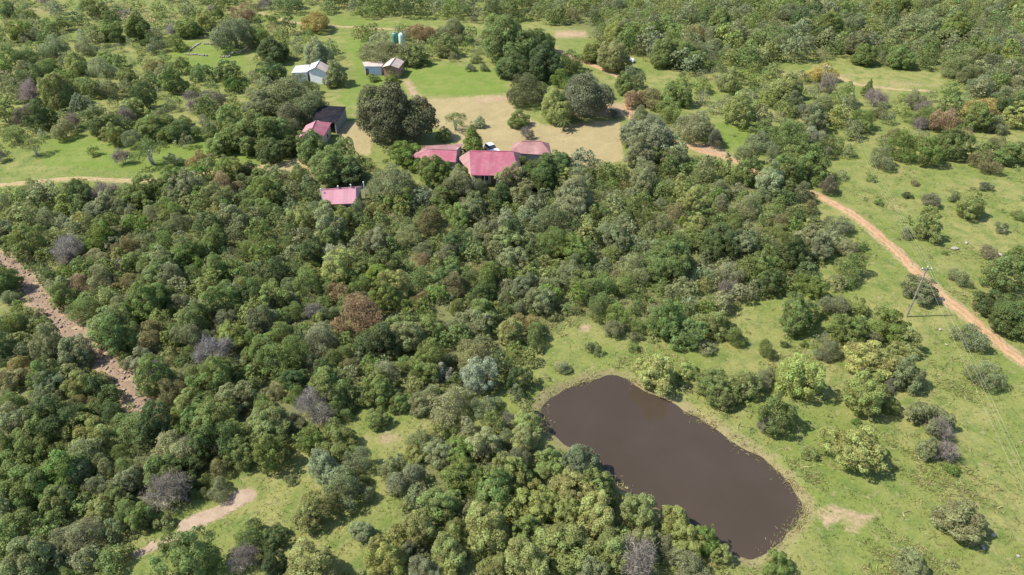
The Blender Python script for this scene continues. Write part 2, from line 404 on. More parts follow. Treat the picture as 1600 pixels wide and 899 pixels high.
def zone_values(X, Y):
    P = np.stack([X, Y, np.zeros_like(X)], 1)
    px, py, dep = to_px(P)
    bad = dep < 5
    px = np.where(bad, -9e3, px); py = np.where(bad, 9e3, py)
    def inside(poly, soft): return np.clip(0.5 - poly_sd(px, py, poly) / soft, 0, 1)
    z = np.zeros((len(X), 4)); z[:, 3] = 1; z2 = z.copy()
    for p in LAWN: z[:, 0] = np.maximum(z[:, 0], inside(p, 14))
    for p in DRYL: z[:, 1] = np.maximum(z[:, 1], inside(p, 12))
    for p, s in SOILP: z[:, 2] = np.maximum(z[:, 2], inside(p, 16) * s)
    for nm, mt, w, pts in ROADS:
        g = gpts(pts); z[:, 2] = np.maximum(z[:, 2], 0.75 * sstep(w * 1.9, w * 0.8, line_d(X, Y, g)))
    z[:, 2] = np.maximum(z[:, 2], 0.7 * sstep(3.4, 1.2, line_d(X, Y, ROCK_LINE)))
    sd = poly_sd(X, Y, POND)
    z2[:, 0] = sstep(3.4, 0.3, sd) * 0.75
    z[:, 2] = np.maximum(z[:, 2], sstep(0.5, -0.4, sd) * 0.6)
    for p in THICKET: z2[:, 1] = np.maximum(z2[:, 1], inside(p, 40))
    return z, z2

zv, zv2 = zone_values(gx, gy)
for nm, v in (('zone', zv), ('zone_two', zv2)):
    a = me.attributes.new(nm, 'FLOAT_COLOR', 'POINT'); a.data.foreach_set('color', v.astype(np.float32).ravel())

# pond water
w0 = MB(); big = [tuple(p) for p in POND]; cx, cy = POND.mean(0)
ring = []
for k, (x, y) in enumerate(big):
    dx, dy = x - cx, y - cy; l = math.hypot(dx, dy); ring.append((x + dx / l * 2.0, y + dy / l * 2.0, WATER_Z))
pond = mesh('pond_water', ring, [tuple(range(len(ring)))], M['water']); tag(pond, kind='structure')

def ribbon(name, pts, w, material, lift, jit=0.16, seed=1):
    r = random.Random(seed); P = [Vector((*p, 0)) for p in gpts(pts)]
    L_ = []                                                            # even steps on a smoothed line
    for k in range(len(P) - 1):
        p0, p1, p2, p3 = P[max(k - 1, 0)], P[k], P[k + 1], P[min(k + 2, len(P) - 1)]
        n = max(2, int((p2 - p1).length / 0.5))
        for q in range(n):
            t = q / n
            L_.append(0.5 * ((2 * p1) + (p2 - p0) * t + (2 * p0 - 5 * p1 + 4 * p2 - p3) * t * t + (3 * p1 - p0 - 3 * p2 + p3) * t ** 3))
    L_.append(P[-1]); V, F = [], []; K = 7
    for k, p in enumerate(L_):
        t = (L_[min(k + 1, len(L_) - 1)] - L_[max(k - 1, 0)]).normalized(); nrm = Vector((-t.y, t.x, 0))
        wl, wr = w * (1 + r.gauss(0, jit) + 0.15 * math.sin(k * 0.11 + seed)), w * (1 + r.gauss(0, jit) + 0.15 * math.sin(k * 0.13 + 2 * seed))
        if k < 8: wl *= (k + 2) / 10; wr *= (k + 2) / 10
        for q in range(K):
            f = q / (K - 1); off = -wl + (wl + wr) * f
            v = p + nrm * off; V.append((v.x, v.y, 0))
    a = np.array(V); a[:, 2] = height(a[:, 0], a[:, 1]) + lift
    e = np.arange(len(a)) % K; a[(e == 0) | (e == K - 1), 2] -= lift * 1.6
    a[(e == 2) | (e == K - 3), 2] -= 0.025
    for k in range(len(L_) - 1):
        for q in range(K - 1): F.append((k * K + q, k * K + q + 1, (k + 1) * K + q + 1, (k + 1) * K + q))
    o = mesh(name, a, F, material, True); tag(o, kind='structure')
    at_ = o.data.attributes.new('across', 'FLOAT', 'POINT'); at_.data.foreach_set('value', (np.abs(e / (K - 1) * 2 - 1)).astype(np.float32)); return o
for k, (nm, mt, w, pts) in enumerate(ROADS): ribbon(nm, pts, w, M[mt], 0.06 + 0.004 * k, 0.15, k + 1)
ribbon('stony_path', [(-60,360),(0,405),(30,432),(60,470),(100,510),(150,552),(190,590),(213,620),(235,655)], 1.25, M['rubble_ground'], 0.06, 0.4, 11)

def patch(name, poly, material, lift):
    P = np.array(gpts(poly)); cx, cy = P.mean(0); out = []
    for k in range(len(P)):
        a, b = P[k], P[(k + 1) % len(P)]; n = max(2, int(np.hypot(*(b - a)) / 0.3))
        for q in range(n): out.append(a + (b - a) * q / n + NP.normal(0, 0.2, 2))
    V = [(x, y, hz(x, y) - 0.02) for x, y in out]; n = len(V)
    inner = [(x + (cx - x) * 0.12, y + (cy - y) * 0.12) for x, y in out]
    V += [(x, y, hz(x, y) + lift) for x, y in inner]
    F = [(k, (k + 1) % n, (k + 1) % n + n, k + n) for k in range(n)] + [tuple(range(n, 2 * n))]
    o = mesh(name, V, F, material); tag(o, kind='structure'); return o
patch('sand_bank', SAND, M['sand'], 0.045)

# ------------------------------------------------------------------ buildings
def P3(px, py, z): x, y = at(px, py, z); return Vector((x, y, z))

FOOT = []
def roof_parts(o, faces, t=0.08):
    """faces: list of (points, material): each roof slope a part of its own, sheets overlapping at the edges"""
    for pts, m in faces:
        P = [Vector(p) for p in pts]; mb = MB().slab(pts, t); r = mb.build('roof_slope', m, o)
        eave = (P[1] - P[0]).normalized(); up = (P[-1] - P[0]); up = (up - eave * up.dot(eave)).normalized()
        uv = r.data.uv_layers.new(name='UVMap')
        for l in r.data.loops:
            p = r.data.vertices[l.vertex_index].co; uv.data[l.index].uv = ((p - P[0]).dot(eave), (p - P[0]).dot(up))

def wall_quad(o, a, b, top_a, top_b, m, name='wall', t=0.22):
    a, b, ta, tb = Vector(a), Vector(b), Vector(top_a), Vector(top_b)
    n = (b - a).cross(Vector((0, 0, 1))).normalized() * t
    V = [a, b, tb, ta, a - n, b - n, tb - n, ta - n]
    return mesh(name, [tuple(v) for v in V], [(0, 1, 2, 3), (7, 6, 5, 4), (0, 4, 5, 1), (1, 5, 6, 2), (2, 6, 7, 3), (3, 7, 4, 0)], m, False, o)

def opening(o, a, b, f, w, z0, z1, kind):
    """a window (with frame and pane) or a door set 3 cm proud of the wall from a to b"""
    a, b = Vector(a), Vector(b); u = (b - a); u.z = 0; u.normalize(); n = Vector((u.y, -u.x, 0))
    c = a + (b - a) * f; g = a.z
    def panel(name, hw, zz0, zz1, off, th, m, parent):
        V = []
        for s_ in (off, off + th):
            for q, z in ((-hw, zz0), (hw, zz0), (hw, zz1), (-hw, zz1)):
                p = c + u * q + n * s_; V.append((p.x, p.y, g + z))
        return mesh(name, V, [(0, 3, 2, 1), (4, 5, 6, 7), (0, 1, 5, 4), (1, 2, 6, 5), (2, 3, 7, 6), (3, 0, 4, 7)], m, False, parent)
    if kind == 'door':
        dd = panel('door', w / 2, z0, z1, 0.005, 0.05, M['door'], o); panel('handle', 0.03, z0 + 0.95, z0 + 1.1, 0.06, 0.04, M['frame'], dd)
    else:
        ww = panel('window', w / 2, z0, z1, 0.005, 0.05, M['frame'], o)
        for s_ in (-1, 1):
            c0 = c; c = c0 + u * s_ * w * 0.235; panel('pane', w * 0.2, z0 + 0.08, z1 - 0.08, 0.06, 0.02, M['glass'], ww); c = c0

def gable(name, label, cat, BL, BR, FR, FL, RL, RR, ze, zr, mats, wall_m, hips='', inset=0.35, floor=0.0):
    """eave corners and ridge ends as photo points at their heights; hips: which ends ('L','R') slope"""
    bl, br, fr, fl = (P3(*p, ze) for p in (BL, BR, FR, FL)); rl, rr = P3(*RL, zr), P3(*RR, zr)
    FOOT.append(np.array([p[:2] for p in (bl, br, fr, fl)]))
    c = (bl + br + fr + fl) / 4; g = hz(c.x, c.y); org = Vector((c.x, c.y, g))
    o = empty(name, org); tag(o, label, cat)
    L_ = lambda p: Vector(p) - org
    bl, br, fr, fl, rl, rr = map(L_, (bl, br, fr, fl, rl, rr))
    faces = [((fl, fr, rr, rl), mats[0]), ((br, bl, rl, rr), mats[1])]
    if 'L' in hips: faces.append(((bl, fl, rl), mats[2]))
    if 'R' in hips: faces.append(((fr, br, rr), mats[2]))
    roof_parts(o, faces)
    cap = MB().tube([rl + Vector((0, 0, .03)), rr + Vector((0, 0, .03))], [0.11, 0.11], 6); cap.build('ridge_cap', mats[1], o)
    cc = (bl + br + fr + fl) / 4
    W_ = {}
    for k, p in (('bl', bl), ('br', br), ('fr', fr), ('fl', fl)):
        v = (cc - p); v.z = 0; q = p + v.normalized() * inset * 1.4; W_[k] = q
    def pair(p, q, A, B):
        a, b = W_[p], W_[q]; za, zb = A.z - 0.12 + 0.0, B.z - 0.12
        return Vector((a.x, a.y, -0.3)), Vector((b.x, b.y, -0.3)), Vector((a.x, a.y, za)), Vector((b.x, b.y, zb))
    f = pair('fl', 'fr', fl, fr); wall_quad(o, *f, wall_m); k = pair('br', 'bl', br, bl); wall_quad(o, *k, wall_m)
    r = pair('fr', 'br', fr, br); wall_quad(o, *r, wall_m); l = pair('bl', 'fl', bl, fl); wall_quad(o, *l, wall_m)
    for side, e, rdg in (('L', l, rl), ('R', r, rr)):                   # gable triangles
        if side not in hips:
            a, b = e[2], e[3]; m_ = (a + b) / 2; top = Vector((m_.x, m_.y, rdg.z - 0.16))
            n = (b - a).cross(Vector((0, 0, 1))).normalized() * 0.2
            mesh('gable_wall', [a, b, top, a - n, b - n, top - n], [(0, 1, 2), (5, 4, 3), (0, 3, 4, 1), (1, 4, 5, 2), (2, 5, 3, 0)], wall_m, False, o)
    return o, f, r

M_ = M
o, f, r = gable('farmhouse', 'long farmhouse with bright pink front roof slope and dull back slope', 'house', (640,229), (724,225), (712,254), (644,246), (667,233), (714,235), 2.6, 3.7, (M['pink'], M['dull_pink'], M['dull_pink']), M['cream'], 'L')
for q in (0.25, 0.5, 0.8): opening(o, f[0], f[1], q, 1.3, 1.2, 2.2, 'window')
opening(o, r[0], r[1], 0.5, 0.9, 0.35, 2.25, 'door')
o, f, r = gable('farmhouse', 'farmhouse with broad pink veranda roof next to the dark conical tree', 'house', (716,247), (814,239), (812,275), (736,274), (733,236), (802,237), 2.5, 4.1, (M['pink'], M['pink'], M['dull_pink']), M['cream'], 'LR', 1.3)
for q in (0.2, 0.7): opening(o, f[0], f[1], q, 1.4, 1.1, 2.2, 'window')
opening(o, f[0], f[1], 0.45, 0.95, 0.3, 2.3, 'door')
for px in (738, 757, 776, 795, 810):                                     # veranda posts under the front eave
    p = P3(px, 274, 2.5) - o.location
    MB().tube([(p.x, p.y + 0.15, -0.2), (p.x, p.y + 0.15, p.z - 0.1)], [0.09, 0.09], 8).build('veranda_post', M['post'], o)
o, f, r = gable('farmhouse', 'smaller house under faded dusty pink roof beside the dry lawn', 'house', (802,223), (858,224), (862,243), (797,239), (815,221), (846,221), 2.6, 3.8, (M['dull_pink'], M['dull_pink'], M['dull_pink']), M['cream'], 'LR')
opening(o, f[0], f[1], 0.2, 1.2, 1.1, 2.1, 'window')
o, f, r = gable('cottage', 'cottage with pale sun-bleached pink roof enclosed by thicket', 'house', (498,297), (566,291), (556,318), (506,320), (503,297), (556,293), 2.4, 3.5, (M['pale_pink'], M['pale_pink'], M['hut_roof']), M['cream'], 'R')
opening(o, f[0], f[1], 0.3, 1.1, 1.0, 2.0, 'window'); opening(o, f[0], f[1], 0.7, 0.9, 0.3, 2.2, 'door')
# shed whose ridge runs away from the viewer: its "front" slope is the right-hand one
o, f, r = gable('garden_shed', 'small shed with red-pink gable roof and cream walls beside black-roofed shelter', 'shed', (466,215), (478,196), (518,192), (506,213), (486,205), (493,189), 2.6, 3.7, (M['pink'], M['pale_pink'], M['pink']), M['cream'])
opening(o, f[0], f[1], 0.5, 1.0, 1.0, 2.0, 'window')
o, f, r = gable('brick_hut', 'brown brick hut with cream and rusty gable roof', 'hut', (597,105), (608,93), (632,96), (623,107), (609,102), (618,90), 2.5, 3.6, (M['hut_roof'], M['hut_roof'], M['hut_roof']), M['brick'], inset=0.25)
opening(o, f[0], f[1], 0.5, 0.8, 1.0, 1.9, 'window')
e0 = [w for w in o.children if w.name.startswith('wall')]
a, b = Vector(o.matrix_basis.translation), None
fa, fb = P3(597, 105, 2.5) - o.location, P3(623, 107, 2.5) - o.location
opening(o, (fa.x + 0.3, fa.y + 0.22, -0.0), (fb.x - 0.3, fb.y + 0.22, -0.0), 0.62, 0.9, 0.05, 2.0, 'door')

def mono(name, label, cat, BL, BR, FR, FL, zb, zf, roof_m, walls, inset=0.2, front=True):
    bl, br, fr, fl = P3(*BL, zb), P3(*BR, zb), P3(*FR, zf), P3(*FL, zf)
    FOOT.append(np.array([p[:2] for p in (bl, br, fr, fl)]))
    c = (bl + br + fr + fl) / 4; org = Vector((c.x, c.y, hz(c.x, c.y))); o = empty(name, org); tag(o, label, cat)
    bl, br, fr, fl = (p - org for p in (bl, br, fr, fl)); roof_parts(o, [((fl, fr, br, bl), roof_m)])
    cc = (bl + br + fr + fl) / 4; q = []
    for p in (fl, fr, br, bl):
        v = cc - p; v.z = 0; q.append(p + v.normalized() * inset * 1.4)
    out = []
    for k in range(4):
        a, b = q[k], q[(k + 1) % 4]
        if walls[k]:
            e = (Vector((a.x, a.y, -0.3)), Vector((b.x, b.y, -0.3)), Vector((a.x, a.y, a.z - 0.1)), Vector((b.x, b.y, b.z - 0.1)))
            wall_quad(o, *e, walls[k]); out.append(e)
        else:
            out.append(None)
            for s_ in (a, b): MB().tube([(s_.x, s_.y, -0.2), (s_.x, s_.y, s_.z - 0.05)], [0.07, 0.07], 6).build('roof_post', M['post'], o)
    return o, out
o, e = mono('outbuilding', 'low outbuilding with pale blue wall adjoining the brick hut', 'shed', (566,97), (603,95), (596,104), (569,104), 2.3, 2.2, M['hut_roof'], (M['blue_white'], M['blue_white'], M['grey_wall'], M['grey_wall']))
opening(o, e[0][0], e[0][1], 0.1, 0.8, 0.3, 2.1, 'door')
o, e = mono('shade_shelter', 'open shelter under sagging black shade cloth behind the red-roofed shed', 'shelter', (499,165), (541,167), (524,193), (488,189), 2.9, 2.6, M['dark_roof'], (None, M['grey_wall'], M['grey_wall'], None))
o, f, r = gable('white_house', 'white house with white and pinkish gable roof behind grey-green trees', 'house', (481,111), (486,100), (514,103), (511,114), (493,105), (499,95), 3.0, 4.4, (M['hut_roof'], M['white_roof'], M['white_roof']), M['white'], inset=0.2)
o, e = mono('lean_to', 'low flat white lean-to roof attached to the white house', 'shed', (462,103), (484,101), (480,113), (455,114), 2.6, 2.4, M['white_roof'], (M['white'], None, M['white'], M['white']))

def tank(px, py, r_, h_, m, label):
    x, y = at(px, py, h_ * 0.6); o = empty('water_tank', (x, y, hz(x, y))); tag(o, label, 'water tank', 'water tanks behind the brick hut')
    prof = [(r_ * 0.97, -0.1)]
    for k in range(8): prof += [(r_, h_ * (0.06 + k * 0.11)), (r_ * 0.965, h_ * (0.115 + k * 0.11))]
    MB().lathe(prof + [(r_ * 0.99, h_ * 0.95)], 24).build('tank_body', m, o, True)
    MB().lathe([(r_ * 0.99, h_ * 0.95), (r_ * 0.7, h_ * 1.06), (r_ * 0.3, h_ * 1.12), (0.25, h_ * 1.13)], 24).build('tank_top', m, o, True)
    MB().lathe([(0.28, h_ * 1.125), (0.28, h_ * 1.17), (0.2, h_ * 1.19)], 16).build('lid', M['tank_dark'], o, True)
tank(628, 61, 1.0, 3.2, M['tank'], 'pale green cylindrical water tank standing clear of the trees')
tank(617, 60, 1.0, 3.0, M['tank_dark'], 'dark green water tank half hidden by grey-green tree')

def car(px, py, rz, label):
    x, y = at(px, py, 0.7); o = empty('parked_car', (x, y, hz(x, y) + 0.01), rz); tag(o, label, 'car')
    prof = [(-2.1, .45), (-2.12, .85), (-1.95, 1.0), (0.75, 1.0), (1.9, .9), (2.1, .7), (2.1, .4)]
    def extr(name, prof, hw, m, taper=1.0, parent=o):
        n = len(prof); V = [(px_, -hw * (taper if z > 1.2 else 1), z) for px_, z in prof] + [(px_, hw * (taper if z > 1.2 else 1), z) for px_, z in prof]
        return mesh(name, V, [tuple(range(n)), tuple(range(2 * n - 1, n - 1, -1))] + [(k, k + n, (k + 1) % n + n, (k + 1) % n) for k in range(n)], m, False, parent)
    extr('body', prof, 0.85, M['car_paint'])
    extr('cabin', [(-1.7, 1.0), (-1.35, 1.5), (0.05, 1.52), (0.8, 1.0)], 0.78, M['glass'], 0.82)
    extr('roof', [(-1.4, 1.49), (-1.3, 1.56), (0.02, 1.58), (0.1, 1.5)], 0.76, M['car_paint'], 0.82)
    for sx in (-1.3, 1.35):
        for sy in (-0.8, 0.8):
            w = MB().tube([(sx, sy - 0.1, 0.32), (sx, sy + 0.1, 0.32)], [0.33, 0.33], 14).build('wheel', M['rubber'], o)
            MB().tube([(sx, sy - 0.12, 0.32), (sx, sy + 0.12, 0.32)], [0.19, 0.19], 10).build('rim', M['post'], w)
    for sy in (-0.6, 0.6):
        MB().box(2.08, 2.13, sy - 0.17, sy + 0.17, 0.62, 0.78).build('headlight', M['lamp_cap'], o)
        MB().box(-2.15, -2.1, sy - 0.15, sy + 0.15, 0.72, 0.88).build('tail_light', M['pink'], o)
car(768, 232, R(-58), 'white car parked behind the pink veranda roof on dry lawn')
car(979, 94, R(-20), 'pale car in the shade under a lumpy tree by the upper track')

def cap_post(px, py, h_, label):
    x, y = at(px, py, h_); o = empty('garden_post', (x, y, hz(x, y))); tag(o, label, 'post', 'capped posts around the cottage')
    MB().tube([(0, 0, -0.1), (0, 0, h_)], [0.09, 0.08], 8).build('shaft', M['post'], o)
    MB().lathe([(0.05, h_ - 0.02), (0.13, h_ + 0.04), (0.16, h_ + 0.14), (0.11, h_ + 0.24), (0.03, h_ + 0.28)], 12).build('cap', M['lamp_cap'], o, True)
for px, py, h_, l in ((501, 296, 4.0, 'pale capped post at the left end of the pale cottage roof'), (528, 292, 3.9, 'pale capped post behind the middle of the cottage roof'),
                      (548, 290, 4.0, 'pale capped post behind the right half of the cottage roof'), (568, 286, 4.0, 'pale capped post off the right end of the cottage roof')):
    cap_post(px, py, h_, l)

def boulder_mesh(seed, sq=0.7):
    import bmesh
    bm = bmesh.new(); bmesh.ops.create_icosphere(bm, subdivisions=2, radius=0.5); r = random.Random(seed)
    ax = [Vector((r.gauss(0, 1), r.gauss(0, 1), r.gauss(0, 1))).normalized() for _ in range(9)]; cut = [r.uniform(0.28, 0.46) for _ in ax]
    for v in bm.verts:
        for a_, c_ in zip(ax, cut):
            q = v.co.dot(a_)
            if q > c_: v.co -= a_ * (q - c_)
        v.co.z *= sq
    me_ = bpy.data.meshes.new('rock'); bm.to_mesh(me_); bm.free(); return me_
ROCKM = [boulder_mesh(k) for k in range(5)]
for q in ROCKM: q.materials.append(M['pale_stone'])
for k, (px, py, s_, l) in enumerate([(1491, 391, 2.0, 'flat pale rock in the grass, left of a pair'), (1509, 381, 1.5, 'flat pale rock in the grass, right of a pair'),
        (1561, 400, 1.8, 'pale rock beside a bush near the right edge'), (1537, 268, 1.2, 'small pale rock by an olive bush'), (1195, 344, 0.9, 'small white stone at the thicket edge'),
        (1552, 838, 0.9, 'pale stone behind the lone dark tree'), (1535, 857, 1.1, 'larger pale stone right of the lone dark tree'), (1590, 870, 0.8, 'small pale stone at the bottom right corner'),
        (1468, 517, 1.0, 'pale stone beside the red road bend'), (1478, 540, 0.9, 'pale stone lying below the power lines')]):
    x, y = at(px, py); o = bpy.data.objects.new('rock', ROCKM[k % 5]); C.objects.link(o); o.location = (x, y, hz(x, y) + 0.1 * s_)
    o.scale = (s_ * 0.65, s_ * 0.45, s_ * 0.35); o.rotation_euler = (0, 0, k * 1.3); tag(o, l, 'rock', 'pale rocks in the grass')

# ruined low stone walls of an old enclosure
def ruin(pts, label):
    P = [Vector((*at(x, y), 0)) for x, y in pts]; c = P[0]; o = empty('stone_wall', (c.x, c.y, hz(c.x, c.y))); tag(o, label, 'wall', 'ruined enclosure walls')
    n = 0
    for a_, b_ in zip(P[:-1], P[1:]):
        L_ = (b_ - a_).length; k = 0.0
        while k < L_:
            s_ = rnd.uniform(0.55, 0.95); q = a_ + (b_ - a_) * (k / L_); k += s_ * 0.75
            st = bpy.data.objects.new('stone', ROCKM[n % 5]); C.objects.link(st); st.parent = o; n += 1
            st.location = (q.x - c.x + rnd.gauss(0, .06), q.y - c.y + rnd.gauss(0, .06), 0.12 + rnd.uniform(0, .1)); st.scale = (s_, s_ * 0.8, s_ * rnd.uniform(0.8, 1.2)); st.rotation_euler = (0, 0, rnd.uniform(0, 6))
ruin([(296,80),(303,75),(312,69)], 'short ruined stone wall slanting at the left of the old enclosure')
ruin([(290,86),(305,86),(323,88)], 'low ruined stone wall at the near left of the old enclosure')
ruin([(320,70),(340,71),(366,70)], 'ruined stone wall along the far side of the old enclosure')
ruin([(345,90),(357,90),(364,84),(380,81),(392,72)], 'bent ruined stone wall at the right of the old enclosure')

# power line: two poles in view and the next one towards the camera's side
def power_pole(x, y, h_, label):
    o = empty('power_pole', (x, y, hz(x, y))); tag(o, label, 'power pole', 'poles of the power line')
    MB().tube([(0, 0, -0.5), (0, 0, h_)], [0.13, 0.09], 10).build('pole', M['pole'], o)
    MB().box(-0.7, 0.7, -0.04, 0.04, h_ - 0.45, h_ - 0.3).build('crossarm', M['pole'], o)
    for k in (-0.62, 0.0, 0.62): MB().lathe([(0.04, 0), (0.08, 0.06), (0.05, 0.1), (0.09, 0.16), (0.05, 0.24)], 10, (k, 0, h_ - 0.3 if k else h_)).build('insulator', M['lamp_cap'], o, True)
    return o
PA, PC = at(1416, 496), at(1277, 158)
PB = (PA[0] * 2 - PC[0], PA[1] * 2 - PC[1])
PH = 8.6
power_pole(*PA, PH, 'dark power pole beside the bush on the red road'); power_pole(*PC, PH, 'distant power pole in front of the purple-grey trees')
power_pole(*PB, PH, 'power pole outside the view carrying the wires on')
for (p, q, nm) in ((PC, PA, 'between the distant pole and the pole by the road'), (PA, PB, 'from the pole by the road to the lower right corner')):
    for k, side in ((-0.62, 'left-hand'), (0.0, 'middle'), (0.62, 'right-hand')):
        pts = []
        for s_ in range(41):
            t = s_ / 40; top = PH - 0.06 if k else PH + 0.24
            pts.append((p[0] + (q[0] - p[0]) * t + k, p[1] + (q[1] - p[1]) * t, top - 4 * 1.1 * t * (1 - t) + 0.05))
        o = MB().tube(pts, [0.008] * 41, 5).build('power_line', M['wire'], None); tag(o, side + ' power line wire ' + nm, 'wire', 'power line wires')

# ------------------------------------------------------------------ plant prototypes (arrays kept for the far woodland)
class Proto: pass

def leaves_from(pos, nrm, size, rng, aspect=0.75):
    n = len(pos)
    t = rng.normal(size=(n, 3)); t -= nrm * (t * nrm).sum(1, keepdims=True); t /= np.linalg.norm(t, axis=1, keepdims=True) + 1e-9
    b = np.cross(nrm, t); s = (size * rng.uniform(0.6, 1.45, n))[:, None]; w = s * aspect
    bend = nrm * s * rng.uniform(-0.25, 0.25, n)[:, None]
    V = np.stack([pos - t * s * 0.5, pos + b * w * 0.5 + bend, pos + t * s * 0.5, pos - b * w * 0.5 + bend], 1)
    return V                                                           # (n,4,3)

def unit(rng, n):
    v = rng.normal(size=(n, 3)); return v / np.linalg.norm(v, axis=1, keepdims=True)

def crown(seed, d_, h_, base, ncl, rcl, nl, leaf, spread_=0.35, flat=0.0, gaps=0.0, low=-0.35, domes=6, up=0.35):
    """clumps of leaves over several overlapping domes, so the outline is uneven: d_ across, from base up to h_"""
    rng = np.random.default_rng(seed); R_ = d_ / 2; H_ = h_ - base
    D = []
    for k in range(domes):
        a_ = 6.283 * (k + rng.uniform(0, 0.7)) / max(1, domes - 1); q = R_ * (rng.uniform(0.30, 0.72) if k else rng.uniform(0, 0.25))
        r_ = R_ * (rng.uniform(0.24, 0.50) if k else rng.uniform(0.36, 0.5)); top = H_ * (rng.uniform(0.4, 0.95) if k else 1.0) * (1 - flat * 0.2)
        D.append((np.array([math.cos(a_) * q, math.sin(a_) * q]), max(r_ - rcl * 0.45, 0.25), base + top * 0.5, max(top * 0.5 - rcl * 0.35, 0.2)))
    wts = np.array([q[1] ** 2 for q in D]); wts /= wts.sum(); cen = []; tries = 0
    while len(cen) < ncl and tries < 9000:
        tries += 1; c2, r_, zc, hh_ = D[rng.choice(domes, p=wts)]; v = unit(rng, 1)[0]
        if v[2] < low: continue
        f = rng.uniform(0.8, 1.03); z = v[2] * f; z = z if z < 0 else z * (1 - flat * 0.35 * z)
        p = np.array([c2[0] + v[0] * r_ * f, c2[1] + v[1] * r_ * f, zc + z * hh_])
        if any(np.linalg.norm((p - np.array([*e[0], e[2]])) / np.array([e[1], e[1], e[3]])) < 0.72 for e in D): continue
        if all(np.linalg.norm(p - q) > rcl * (0.95 if tries < 6000 else 0.7) for q in cen): cen.append(p)
    cen = np.array(cen); PV, CL = [], []; zc = base + H_ * 0.35
    for k, p in enumerate(cen):
        r_ = rcl * rng.uniform(0.6, 1.35); n = int(nl * rng.uniform(0.75, 1.2) * (r_ / rcl) ** 1.6)
        if rng.random() < gaps: n = int(n * 0.35)
        v = unit(rng, n); out = p - np.array([0, 0, zc]); out /= np.linalg.norm(out) + 1e-9
        v = v + out * 0.45 + np.array([0, 0, up]); v /= np.linalg.norm(v, axis=1, keepdims=True)
        q = p + v * (r_ * rng.uniform(0.45, 1.05, n) ** 0.5)[:, None] * np.array([1.05, 1.05, 0.9])
        nr_ = v + np.array([0, 0, 0.25]) + rng.normal(size=(n, 3)) * spread_; nr_ /= np.linalg.norm(nr_, axis=1, keepdims=True)
        PV.append(leaves_from(q, nr_, np.full(n, leaf), rng)); CL.append(np.full(n, rng.random()))
    return cen, np.concatenate(PV), np.concatenate(CL)

def leaf_mesh(name, LV, CL, material):
    n = len(LV); m_ = np_mesh(name, LV.reshape(-1, 3), np.arange(4 * n).reshape(n, 4), material)
    a_ = m_.attributes.new('clump', 'FLOAT', 'FACE'); a_.data.foreach_set('value', CL.astype(np.float32)); return m_

def trunk_mesh(name, seed, cen, h_, base, r0, stems, material, lean=0.3):
    r = random.Random(seed); mb = MB(); cs = [Vector(c) for c in cen]
    for s_ in range(stems):
        ang = 6.283 * (s_ + r.random() * 0.6) / stems; off = 0 if stems == 1 else r0 * 1.2
        p0 = Vector((math.cos(ang) * off, math.sin(ang) * off, -0.35)); f_h = base + (h_ - base) * 0.3
        top = Vector((math.cos(ang) * (lean * (0.3 if stems == 1 else 1.0)), math.sin(ang) * lean * (0.3 if stems == 1 else 1.0), f_h))
        mid = (p0 + top) / 2 + Vector((r.gauss(0, .08), r.gauss(0, .08), 0)) * h_ * 0.3
        mb.tube([p0, mid, top], [r0 * 1.25, r0, r0 * 0.75], 7)
        mine = sorted(cs, key=lambda c: (c - top).length * r.uniform(0.5, 1.5))[:max(4, 10 // stems)]
        for c in mine:
            st = mid + (top - mid) * r.uniform(0.3, 1.0); k = (st + c) / 2 + Vector((0, 0, -0.06 * h_ + r.gauss(0, .04) * h_))
            mb.tube([st, k, c], [r0 * 0.5, r0 * 0.32, r0 * 0.1], 5)
    o = mb.build(name, material, None, True); m_ = o.data; bpy.data.objects.remove(o); return m_

PROTO = {}
def add_proto(kind, seed, d_, h_, base, ncl, rcl, nl, leaf, r0, stems=1, bark='bark', **kw):
    p = Proto(); p.d, p.h, p.base = d_, h_, base
    cen, p.LV, p.CL = crown(seed, d_, h_, base, ncl, rcl, nl, leaf, **kw)
    p.crown = leaf_mesh('crown', p.LV, p.CL, M['leaf']); p.trunk = trunk_mesh('trunk', seed, cen, h_, base, r0, stems, M[bark])
    PROTO.setdefault(kind, []).append(p)
for k in range(11): add_proto('lumpy', 100 + k, 5, 4.3 + 0.25 * (k % 4), 0.05, 92, 0.44, 125, 0.145, 0.10, 2 + k % 3, low=-0.85, domes=7 + k % 4, spread_=0.5)
for k in range(4): add_proto('lumpy_big', 200 + k, 11, 8.2, 0.3, 240, 0.76, 130, 0.22, 0.30, 1 + k % 2, low=-0.7, domes=8 + k)
for k in range(9): add_proto('airy', 300 + k, 5, 3.7 + 0.25 * (k % 3), 0.05, 115, 0.42, 95, 0.115, 0.08, 2 + k % 3, spread_=0.8, flat=0.3, gaps=0.2, low=-0.6, domes=5 + k % 3)
for k in range(3): add_proto('airy_big', 400 + k, 10, 6.8, 0.5, 220, 0.75, 90, 0.20, 0.24, 2, spread_=0.8, flat=0.3, gaps=0.2, low=-0.6, domes=7 + k)
for k in range(3): add_proto('open', 450 + k, 6, 5.0, 1.5, 60, 0.55, 75, 0.16, 0.13, 3, 'pale_bark', spread_=0.6, flat=0.4, gaps=0.3, low=-0.2, domes=6)
for k in range(2): add_proto('standard', 470 + k, 6, 5.2, 1.1, 105, 0.5, 125, 0.16, 0.15, 2, 'pale_bark', low=-0.55, domes=8, spread_=0.5)
for k in range(6): add_proto('bush', 500 + k, 2.4, 1.6, 0.0, 30, 0.30, 75, 0.11, 0.04, 3, spread_=0.6, low=-0.4, domes=4 + k % 3)
for k in range(2): add_proto('cone', 550 + k, 4, 6.5, 0.1, 110, 0.45, 90, 0.16, 0.14, low=-0.8, domes=5)
